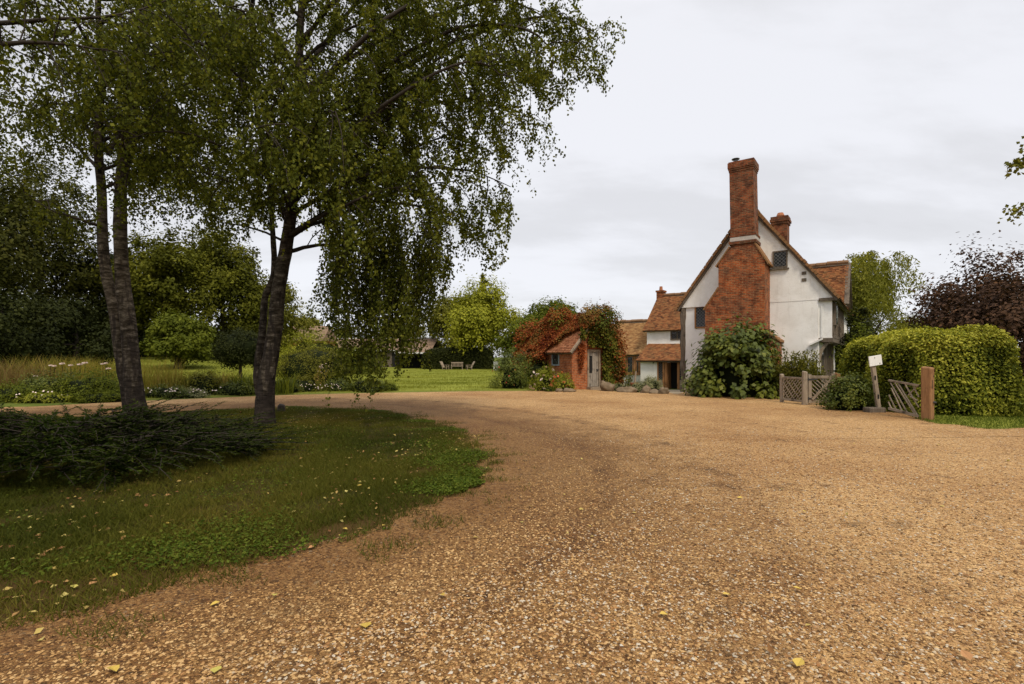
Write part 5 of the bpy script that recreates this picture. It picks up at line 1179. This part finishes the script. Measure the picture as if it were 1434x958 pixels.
# long flower bed beside the drive
BED = 'plants in the long flower bed'
for (px, d, rx, ry, h, n, sz, mt, lab) in [
    (20, 17.6, 1.6, .7, .55, 5000, .07, 'l_green', 'low leafy clump at the left edge of the flower bed'),
    (75, 18.4, 1.3, .8, .85, 5500, .07, 'l_fig', 'wide dark leafy clump under the pale flower heads'),
    (128, 18.0, 1.1, .8, .95, 5500, .07, 'l_green', 'taller leafy mound just left of the twin stemmed birch'),
    (60, 17.2, 1.2, .35, .3, 2600, .06, 'l_bright', 'light green edging plants spilling on the track'),
    (140, 17.1, .9, .35, .34, 2200, .06, 'l_green', 'leafy edging just left of the twin birch stems'),
    (232, 19.0, .9, .4, .45, 2600, .06, 'l_fig', 'low clump with small white flowers right of the twin birch'),
    (285, 20.5, .85, .6, .95, 3600, .06, 'l_olive', 'rounded olive mound in the bed between the birches'),
    (262, 19.3, .8, .35, .3, 1800, .06, 'l_sage', 'grey leaved edging between the two birches'),
    (330, 20.4, .9, .5, .5, 2600, .06, 'l_fig', 'low dark clump under the lily leaves'),
    (395, 21.5, .8, .5, .55, 2400, .06, 'l_fig', 'low clump just right of the pale birch trunk'),
    (425, 22.2, .8, .5, .65, 2600, .06, 'l_olive', 'leafy clump in front of the clipped rounded shrub'),
    (475, 22.6, .8, .5, .5, 2400, .06, 'l_fig', 'low clump at the right foot of the rounded shrub'),
    (515, 22.4, .8, .5, .6, 2800, .06, 'l_fig', 'dark leafy clump under the hanging birch curtain'),
    (545, 22.8, .45, .35, .35, 1300, .05, 'l_green', 'last small clump at the right end of the bed'),
    ]:
    shrub('bed_plant', lab, 'plant', GX(px, d), rx, ry, h, n, sz, M[mt], 60, .3, BED)
shrub('shrub', 'rounded olive green clipped shrub behind the flower bed', 'shrub', GX(442, 27), 1.85, 1.6, 2.05, 15000, .06, M['l_olive'], 300, .14, lift=.3, core=.86)
shrub('shrub', 'yellow leaved bush behind the rounded clipped shrub', 'shrub', GX(405, 33), 1.5, 1.3, 1.8, 4500, .1, M['l_yellow'], 60, .3)
shrub('shrub', 'pale green bush against the end of the barn', 'shrub', GX(438, 40), 3.0, 1.6, 3.1, 8000, .14, M['l_bright'], 80, .28)
shrub('shrub', 'mid green bush right of the rounded clipped shrub', 'shrub', GX(500, 45), 2.2, 1.6, 2.6, 6000, .15, M['l_green'], 70, .28)
# lollipop tree
lp = GX(336, 27); lt = empty('topiary_tree', lp, 0, 'dark ball headed topiary tree on a short stem between the birches', 'tree')
Pt, Nr, tone = blob(8000, (0, 0, 1.75), (1.25, 1.2, 1.0), 150, .2, -1, (.82, 1.03), .8); sv, sf = sphere()
link('crown', leafmesh('crown', Pt, Nr, .085, .6, M['l_dark'], tone, .3, (sv*np.array([1.02, 1.0, .82])+np.array([0, 0, 1.75]), sf)), lt)
mb = MB(); mb.tube([(0, 0, -.05), (.03, 0, .4), (0, 0, 1.2)], [.12, .09, .08], 8); mb.build('trunk', M['brown_bark'], lt)
# tall grasses and lilies
def tuft(label, px, d, rx, ry, n, h0, h1, w, mat, lean, name='grass_clump', group=BED):
    pos = GX(px, d); q = np.c_[(R.rand(n)*2-1)*rx, (R.rand(n)*2-1)*ry, np.zeros(n)]
    h = h0+(h1-h0)*R.rand(n); a = R.rand(n)*6.28; s = np.stack([np.cos(a), np.sin(a), 0*a], 1)*w/2; ln = R.normal(size=(n, 3))*lean; ln[:, 2] = 0
    mid = q+np.array([0, 0, .6])*h[:, None]+ln*h[:, None]*.35; tip = q+np.array([0, 0, .95])*h[:, None]+ln*h[:, None]
    V = np.stack([q-s, q+s, mid+s*.8, mid-s*.8, tip], 1).reshape(-1, 3); b = np.arange(n)*5
    o = link(name, npmesh(name, V, [np.stack([b, b+1, b+2, b+3], 1), np.stack([b+3, b+2, b+4], 1)], mat, np.repeat(R.rand(n), 5)), None, pos); props(o, label, 'plant', group)
tuft('tall brown seeding grasses at the far left', 2, 22, 1.9, 1.0, 1500, .5, 1.6, .02, M['l_brown'], .28)
tuft('brown and green grasses left of the twin birch', 72, 24, 1.9, 1.2, 1500, .4, 1.7, .02, M['l_straw'], .3)
tuft('greenish grasses at the foot of the dark thicket', 112, 25, 1.2, 1.0, 1200, .6, 1.5, .022, M['l_straw'], .35)
tuft('tall thin straw coloured stems right of the twin birch', 222, 20.2, .7, .5, 420, .8, 1.7, .016, M['l_straw'], .2)
tuft('loose grassy stems left of the olive mound', 248, 20.5, .6, .5, 300, .6, 1.2, .018, M['l_straw'], .3)
tuft('upright lily leaves in front of the topiary tree', 312, 20.8, .55, .4, 260, .6, 1.1, .035, M['l_straw'], .22)
tuft('upright lily leaves just left of the pale birch', 345, 20.6, .5, .4, 220, .5, 1.0, .035, M['l_green'], .25)
tuft('strappy leaves right of the pale birch trunk', 398, 20.8, .3, .3, 80, .5, 1.1, .03, M['l_green'], .35)
# pale flower heads
flp = empty('hydrangea', GX(95, 18.6), 0, 'row of pale pink and white flower heads above the leafy clumps', 'plant')
hm = flowermesh(M['fl_white'], .13); stem = MB()
for (px, py) in ((71, 513), (76, 514), (87, 511), (99, 513), (112, 512), (119, 510), (144, 511), (148, 510), (152, 518), (50, 528)):
    p = P(px, py, 18.5)-np.array(flp.location); o = link('blossom', hm, flp, p); o.scale = (.8+.4*R.rand(),)*3; stem.tube([(p[0], p[1]+.02, 0), (p[0], p[1], p[2])], [.01, .008], 4)
stem.build('stems', M['twig'], flp)
def whitecover(label, px, d, rx, n, mat='fl_white', sz=.04):
    pos = GX(px, d); q = np.c_[(R.rand(n)*2-1)*rx, (R.rand(n)*2-1)*.3, (.16+.2*R.rand(n))]
    mb = MB()
    for p in q: mb.add([p+np.array([-sz, 0, 0]), p+np.array([0, -sz, .01]), p+np.array([sz, 0, 0]), p+np.array([0, sz*.5, sz])], [(0, 1, 2, 3)])
    o = mb.build('flower_patch', M[mat], None, pos); props(o, label, 'flowers', kind='stuff')
whitecover('small white flowers by the track right of the twin birch', 225, 18.6, .8, 24)
whitecover('scattered white flowers between the birches', 275, 19.1, .9, 18)
whitecover('pale edging flowers below the rounded shrub', 450, 21.4, .9, 34, 'fl_white', .028)
whitecover('few white flowers near the left edge of the track', 55, 17.0, .8, 16)
vb = GX(450, 22.3); vbo = spikes('mullein', 'tall pale flowering spike in front of the rounded shrub', 'plant', vb, .2, .15, 7, .7, 1.15, 60, .08, M['l_straw'], .5)
for k in range(14): o = link('blossom', FW, vbo, ((R.rand()-.5)*.45+.12, -.08, .65+.55*R.rand())); o.scale = (.55,)*3
# ------------------------------------------------------------------ lattice fence, gate, sign, gatepost
pL, pM, pR = G(1095, 563), G(1127, 567), G(1168, 567.5)
def postbox(w, h, taper=.0):
    mb = MB(); mb.hexa([(-w/2, -w/2, -.12), (w/2, -w/2, -.12), (w/2, w/2, -.12), (-w/2, w/2, -.12), (-w/2+taper, -w/2+taper, h), (w/2-taper, -w/2+taper, h-.015), (w/2-taper, w/2-taper, h), (-w/2+taper, w/2-taper, h+.01)]); return mb
fn = empty('lattice_fence', pL, math.atan2(pM[1]-pL[1], pM[0]-pL[0]), 'short panel of weathered diagonal lattice fence left of the gate', 'fence')
Lf = np.linalg.norm(pM[:2]-pL[:2])
o = postbox(.1, .93).build('post', M['grey_wood'], fn, None, 0, .008)
for z, nm in ((.1, 'bottom_rail'), (.82, 'top_rail')):
    mb = MB(); mb.box(.05, Lf-.08, -.03, .03, z-.035, z+.035); mb.build(nm, M['grey_wood_h'], fn, None, 0, .006)
def lattice(x0, x1, z0, z1, step, dirn, y, w=.026):
    h = z1-z0; mb = MB(); x = x0-h
    while x < x1:
        a = (x, z0) if dirn > 0 else (x, z1); b = (x+h, z1) if dirn > 0 else (x+h, z0)
        t0 = max(0, (x0-x)/h); t1 = min(1, (x1-x)/h)
        if t1-t0 > .05:
            pa = (a[0]+(b[0]-a[0])*t0, y, a[1]+(b[1]-a[1])*t0); pb = (a[0]+(b[0]-a[0])*t1, y, a[1]+(b[1]-a[1])*t1); mb.bar(pa, pb, w, .018, (0, 1, 0))
        x += step
    return mb
lattice(.06, Lf-.09, .13, .79, .125, 1, -.012).build('lattice', M['grey_wood'], fn)
lattice(.06, Lf-.09, .13, .79, .25, -1, .012).build('lattice', M['grey_wood'], fn)
gt = empty('lattice_gate', pM, math.atan2(pR[1]-pM[1], pR[0]-pM[0]), 'wooden garden gate with diagonal lattice and a cross brace', 'gate')
Lg = np.linalg.norm(pR[:2]-pM[:2])
postbox(.15, 1.05, .01).build('post', M['grey_wood'], gt, None, 0, .02)
mb = MB(); mb.box(.09, .19, -.045, .025, .05, .95); mb.build('stile', M['grey_wood'], gt, None, 0, .008)
mb = MB(); mb.box(Lg-.08, Lg+.02, -.045, .025, .05, .98); mb.build('stile', M['grey_wood'], gt, None, 0, .008)
for z, nm in ((.11, 'bottom_rail'), (.87, 'top_rail')):
    mb = MB(); mb.box(.19, Lg-.08, -.035, .02, z-.045, z+.045); mb.build(nm, M['grey_wood_h'], gt, None, 0, .006)
lattice(.19, Lg-.08, .155, .82, .13, -1, 0).build('lattice', M['grey_wood'], gt)
mb = MB(); mb.bar((.2, -.05, .17), (Lg-.09, -.05, .82), .07, .03, (0, 1, 0)); mb.build('brace', M['grey_wood_h'], gt)
p = pR+np.array([.16, .1, 0]); o = postbox(.13, 1.0).build('gate_post', M['post_wood'], None, p, .1, .015); props(o, 'dark wooden post at the latch side of the lattice gate', 'post')
o = MB(); o.bar((0, 0, .84), (.9, .5, .82), .05, .08); a = MB(); rl = empty('garden_rail', p+np.array([.08, .05, 0]), 0, 'short weathered rail running into the bush right of the gate', 'rail')
o.build('rail', M['grey_wood_h'], rl); postbox(.08, 1.02).build('post', M['grey_wood'], rl, (.6, .34, 0))
for z in (.2, .8):
    mb = MB(); mb.box(.0, .34, -.062, -.05, z-.018, z+.018); mb.tube([(.08, -.075, z-.05), (.08, -.075, z+.05)], [.015, .015], 8); mb.build('hinge', M['metal'], gt)
mb = MB(); mb.box(Lg-.16, Lg+.07, -.062, -.05, .6, .63); mb.tube([(Lg-.06, -.05, .615), (Lg-.06, -.09, .615)], [.018, .014], 8); mb.build('latch', M['metal'], gt)
# sign
sp = G(1232, 577); sg = empty('signpost', sp, 0, 'crooked wooden signpost carrying a small tilted white board', 'sign')
ptop = P(1221, 512, sp[1])-sp
mb = MB(); mb.bar((0, 0, -.15), tuple(ptop+np.array([0, 0, .18])), .1, .09, (0, 1, 0)); mb.build('post', M['grey_wood'], sg, None, 0, .008)
for z in (.42, .93):
    f = z/ptop[2]; mb = MB(); mb.box(ptop[0]*f-.022, ptop[0]*f+.022, -.05, -.043, z-.06, z+.06); mb.build('mortise', M['dark'], sg)
cb = P(1222.5, 505, sp[1])-sp
bd = empty('board', tuple(cb), 0); bd.parent = sg; bd.rotation_euler = (0, math.radians(-8), math.radians(12))
mb = MB(); mb.box(-.205, .205, -.085, -.06, -.135, .135); mb.build('panel', M['white'], bd, None, 0, .004)
for (x, z) in ((-.03, .08), (.12, -.09)):
    mb = MB(); mb.tube([(x, -.086, z), (x, -.094, z)], [.012, .012], 8); mb.build('screw', M['dark'], bd)
mb = MB(); mb.box(-.42, .06, -.16, .12, -.08, .13); o = mb.build('timber_block', M['timber'], None, sp+np.array([.0, .0, 0]), .1, .03); props(o, 'squat old timber block at the foot of the signpost', 'timber block')
# broken lattice panel and gatepost
gp_ = G(1299, 588)
bl = empty('broken_gate', P(1245, 579, 13.3), math.atan2(gp_[1]+.1-13.3, gp_[0]-.15-P(1245, 579, 13.3)[0]), 'broken sagging lattice gate leaning beside the brown gatepost', 'gate')
bz = .0; Lb = math.hypot(gp_[0]-.15-P(1245, 579, 13.3)[0], gp_[1]+.1-13.3)
mb = MB(); mb.bar((0, 0, .13), (Lb, 0, .04), .05, .06); mb.build('bottom_rail', M['grey_wood_h'], bl)
mb = MB(); mb.bar((.0, 0, .86), (Lb, 0, .78), .045, .045); mb.build('top_rail', M['grey_wood_h'], bl)
for i, (x0, z0, x1, z1) in enumerate(((.05, .66, .42, .1), (.06, .8, .62, .09), (.14, .84, .82, .08), (.3, .82, Lb-.02, .07), (.5, .8, Lb, .25), (.0, .48, .25, .12), (.62, .52, .98, .8), (.7, .5, Lb, .42), (.76, .78, Lb, .5), (-.02, .3, .1, .12))):
    mb = MB(); mb.bar((x0, .02-.025*(i % 2), z0), (min(x1, Lb), .02-.025*(i % 2), z1), .026, .018, (0, 1, 0)); mb.build('slat', M['grey_wood'], bl)
pg = empty('gatepost', gp_, .55, 'thick square brown oak gatepost with bolt holes in front of the hedge', 'post')
mb = MB(); w = .105; mb.hexa([(-w, -w, -.2), (w, -w, -.2), (w, w, -.2), (-w, w, -.2), (-w, -w, 1.24), (w, -w, 1.25), (w, w, 1.28), (-w, w, 1.27)]); mb.build('shaft', M['post_wood'], pg, None, 0, .03)
for (x, z, r, m) in ((.05, 1.04, .028, 'dark'), (.03, .42, .03, 'metal')):
    mb = MB(); mb.tube([(x, -.10, z), (x, -.113 if m == 'dark' else -.16, z)], [r, r*.8], 10); mb.build('bolt_hole' if m == 'dark' else 'bolt', M[m], pg)
mb = MB(); mb.box(-.06, -.04, -.112, -.10, .75, .95); mb.build('bolt_hole', M['dark'], pg)
# ------------------------------------------------------------------ lawn furniture, small things, barn
bn = GX(640, 60); be = empty('garden_bench', bn, 0, 'grey slatted garden bench in front of the dark hedge', 'bench')
mb = MB(); mb.box(-.7, .7, -.25, .2, .40, .45); mb.build('seat', M['grey_wood_h'], be)
mb = MB(); mb.box(-.7, .7, .18, .23, .78, .9)
for k in range(9): mb.box(-.66+k*.16, -.6+k*.16, .185, .225, .46, .775)
mb.build('backrest', M['grey_wood'], be)
for x in (-.66, .6):
    for y in (-.24, .16): mb = MB(); mb.box(x, x+.06, y, y+.06, -.02, .398 if y > 0 else .62); mb.build('leg', M['grey_wood'], be)
    mb = MB(); mb.box(x, x+.06, -.26, .175, .621, .66); mb.build('armrest', M['grey_wood'], be)
def chair(px, rz, lab):
    c = empty('garden_chair', GX(px, 59), rz, lab, 'chair', 'chairs either side of the garden bench')
    mb = MB(); mb.hexa([(-.3, -.3, .36), (.3, -.3, .36), (.3, .25, .26), (-.3, .25, .26), (-.3, -.3, .4), (.3, -.3, .4), (.3, .25, .3), (-.3, .25, .3)]); mb.build('seat', M['grey_wood'], c)
    mb = MB(); mb.hexa([(-.28, .22, .28), (.28, .22, .28), (.28, .27, .28), (-.28, .27, .28), (-.3, .6, 1.0), (.3, .6, 1.0), (.3, .64, 1.0), (-.3, .64, 1.0)]); mb.build('backrest', M['grey_wood'], c)
    for x in (-.3, .24):
        mb = MB(); mb.box(x, x+.06, -.3, -.24, -.02, .56); mb.build('leg', M['grey_wood'], c)
        mb = MB(); mb.box(x, x+.06, .2, .26, -.02, .27); mb.build('leg', M['grey_wood'], c); mb = MB(); mb.box(x-.03, x+.09, -.35, .4, .561, .59); mb.build('armrest', M['grey_wood'], c)
chair(624, 1.2, 'reclined wooden garden chair left of the bench'); chair(657, -1.2, 'reclined wooden garden chair right of the bench')
mb = MB(); mb.box(-.28, .28, -.06, .06, -.05, .95); mb.box(-.32, .32, -.08, .08, .951, 1.0); o = mb.build('hatch', M['fascia'], None, GX(694.5, 58)); props(o, 'small pale grey hatch board at the right end of the dark hedge', 'board')
sl = G(219, 590); so = empty('garden_spotlight', sl, .3, 'small black garden spotlight on the grass by the twin birch', 'lamp')
mb = MB(); mb.tube([(0, 0, -.05), (0, 0, .06)], [.015, .015], 6); mb.build('stake', M['metal'], so)
mb = MB(); mb.hexa([(-.07, -.05, .06), (.07, -.05, .06), (.07, .05, .05), (-.07, .05, .05), (-.09, -.09, .19), (.09, -.09, .19), (.09, .06, .21), (-.09, .06, .21)]); mb.build('housing', M['metal'], so)
mb = MB(); mb.hexa([(-.08, -.08, .192), (.08, -.08, .192), (.08, .05, .212), (-.08, .05, .212), (-.08, -.08, .2), (.08, -.08, .2), (.08, .05, .22), (-.08, .05, .22)]); mb.build('lens', M['fascia'], so)
st_ = G(394, 580); mb = MB(); mb.tube([(0, 0, -.05), (0, 0, .22), (.01, 0, .26)], [.1, .09, .06], 9, wob=.2); o = mb.build('stump', M['brown_bark'], None, st_); props(o, 'small dark stump beside the pale birch trunk', 'stump')
# barn
bp = GX(505, 78); barn = empty('barn', bp, math.radians(-8), 'long low barn with rusty tiled roof and white fascia behind the garden', 'barn')
mb = MB(); mb.box(-10, 11, 0, 6, -.5, 2.6); mb.build('wall', M['timber'], barn)
mb = MB(); mb.hexa([(-10.3, -.5, 2.5), (11.3, -.5, 2.5), (11.3, 3, 4.3), (-10.3, 3, 4.3), (-10.3, -.5, 2.6), (11.3, -.5, 2.6), (11.3, 3, 4.4), (-10.3, 3, 4.4)]); mb.hexa([(-10.3, 3, 4.301), (11.3, 3, 4.301), (11.3, 6.5, 2.5), (-10.3, 6.5, 2.5), (-10.3, 3, 4.401), (11.3, 3, 4.401), (11.3, 6.5, 2.6), (-10.3, 6.5, 2.6)]); mb.build('roof', M['asbestos'], barn)
mb = MB(); mb.box(-10.3, 11.3, 2.9, 3.1, 4.402, 4.55); mb.build('ridge', M['fascia'], barn)
for x in (-7, -1, 5): mb = MB(); mb.box(x, x+2.6, -.04, .05, -.3, 2.2); mb.build('door', M['dark'], barn)
mb = MB(); mb.box(-10.3, 11.3, -.54, -.5, 2.42, 2.56); mb.build('fascia', M['fascia'], barn)
ab = GX(425, 66); an_ = empty('shed', ab, math.radians(-10), 'brick shed with a low brown roof at the left end of the barn', 'shed')
mb = MB(); mb.box(-2.6, 2.6, 0, 3.5, -.5, 3.4); mb.build('wall', M['brick_red'], an_)
mb = MB(); mb.prism([(-.3, 3.3), (1.75, 5.3), (3.8, 3.3)], -2.8, 2.8, lambda p, q, a: (a, p, q)); mb.build('roof', M['asbestos'], an_)
ob = GX(581, 66); os_ = empty('open_shed', ob, 0, 'dark open fronted shed with a white edged roof left of the dark hedge', 'shed')
mb = MB(); mb.box(-2.2, 2.2, 2.2, 2.4, -.3, 2.0); mb.box(-2.2, -2.1, 0, 2.2, -.3, 2.0); mb.box(2.1, 2.2, 0, 2.2, -.3, 2.0); mb.build('wall', M['dark'], os_)
mb = MB(); mb.hexa([(-2.5, -.4, 2.0), (2.5, -.4, 2.0), (2.5, 2.6, 2.6), (-2.5, 2.6, 2.6), (-2.5, -.4, 2.1), (2.5, -.4, 2.1), (2.5, 2.6, 2.7), (-2.5, 2.6, 2.7)]); mb.build('roof', M['asbestos'], os_)
mb = MB(); mb.box(-2.5, 2.5, -.45, -.4, 1.92, 2.12); mb.build('fascia', M['fascia'], os_)
# overhead cables
for k, (a, b) in enumerate(((P(1180, 452, 34), P(1345, 418, 60)), (P(1180, 456, 34), P(1345, 421, 60)))):
    mid = (a+b)/2-np.array([0, 0, .25]); mb = MB(); mb.tube(catmull([a, mid, b], 14), [.012]*14, 4); o = mb.build('overhead_cable', M['metal'], None); props(o, 'thin overhead cable crossing the sky between willow and copper beech', 'cable', 'pair of overhead cables')

# ------------------------------------------------------------------ light, sky, camera
el, az = math.radians(52), math.radians(158)     # compass-like: direction the light comes from, clockwise from +Y
sunv = Vector((math.sin(az)*math.cos(el), math.cos(az)*math.cos(el), math.sin(el)))
ld = bpy.data.lights.new('sun', 'SUN'); ld.energy = 1.5; ld.angle = math.radians(11); ld.color = (1, .89, .72)
lo = bpy.data.objects.new('sun', ld); COL.objects.link(lo); lo.rotation_euler = sunv.to_track_quat('Z', 'Y').to_euler()
wd = bpy.data.worlds.new('World'); S.world = wd; wd.use_nodes = True; nt = wd.node_tree; nt.nodes.clear()
wo = N(nt, 'ShaderNodeOutputWorld'); bg = N(nt, 'ShaderNodeBackground'); bg.inputs[1].default_value = .1; L(nt, bg.outputs[0], wo.inputs[0])
sky = N(nt, 'ShaderNodeTexSky', sky_type='NISHITA', sun_disc=False, sun_elevation=el, sun_rotation=az)
tc = N(nt, 'ShaderNodeTexCoord'); sx = N(nt, 'ShaderNodeSeparateXYZ'); L(nt, tc.outputs['Generated'], sx.inputs[0])
ad = N(nt, 'ShaderNodeMath', operation='MAXIMUM'); L(nt, sx.outputs[2], ad.inputs[0]); ad.inputs[1].default_value = 0
ad2 = N(nt, 'ShaderNodeMath', operation='ADD'); L(nt, ad.outputs[0], ad2.inputs[0]); ad2.inputs[1].default_value = .34
dvx = N(nt, 'ShaderNodeMath', operation='DIVIDE'); L(nt, sx.outputs[0], dvx.inputs[0]); L(nt, ad2.outputs[0], dvx.inputs[1])
dvy = N(nt, 'ShaderNodeMath', operation='DIVIDE'); L(nt, sx.outputs[1], dvy.inputs[0]); L(nt, ad2.outputs[0], dvy.inputs[1])
cx = N(nt, 'ShaderNodeCombineXYZ'); L(nt, dvx.outputs[0], cx.inputs[0]); L(nt, dvy.outputs[0], cx.inputs[1])
mp = N(nt, 'ShaderNodeMapping'); L(nt, cx.outputs[0], mp.inputs[0]); mp.inputs['Rotation'].default_value = (0, 0, .5); mp.inputs['Scale'].default_value = (.45, 1.0, 1); mp.inputs['Location'].default_value = (5.3, 8.2, 0)
n1 = noise(nt, 1.05, mp.outputs[0], 9, .56)
cl = ramp(nt, [(.36, (3.6, 3.56, 3.66)), (.46, (4.25, 4.25, 4.4)), (.56, (4.95, 4.97, 5.2))], n1.outputs[0])
cl.color_ramp.interpolation = 'EASE'
zen = N(nt, 'ShaderNodeMapRange'); L(nt, sx.outputs[2], zen.inputs[0])
for i, v in ((1, .55), (2, 1.0), (3, 1.0), (4, 2.1)): zen.inputs[i].default_value = v
vm = N(nt, 'ShaderNodeVectorMath', operation='SCALE'); L(nt, cl.outputs[0], vm.inputs[0]); L(nt, zen.outputs[0], vm.inputs['Scale'])
L(nt, mixc(nt, sky.outputs[0], vm.outputs[0], .94), bg.inputs[0])
cd = bpy.data.cameras.new('camera'); cam = bpy.data.objects.new('camera', cd); COL.objects.link(cam)
cam.location = (0, 0, CAMH); cam.rotation_euler = (PI/2, 0, 0); cd.sensor_width = 36; cd.lens = 18; cd.shift_y = 21/1434; cd.clip_end = 10000; cd.clip_start = .05
S.camera = cam
S.render.engine = 'CYCLES'
S.view_settings.view_transform = 'Standard'; S.view_settings.look = 'None'; S.view_settings.gamma = 1; S.view_settings.exposure = .88
S.cycles.max_bounces = 6; S.cycles.diffuse_bounces = 3; S.cycles.transmission_bounces = 3; S.cycles.use_denoising = True
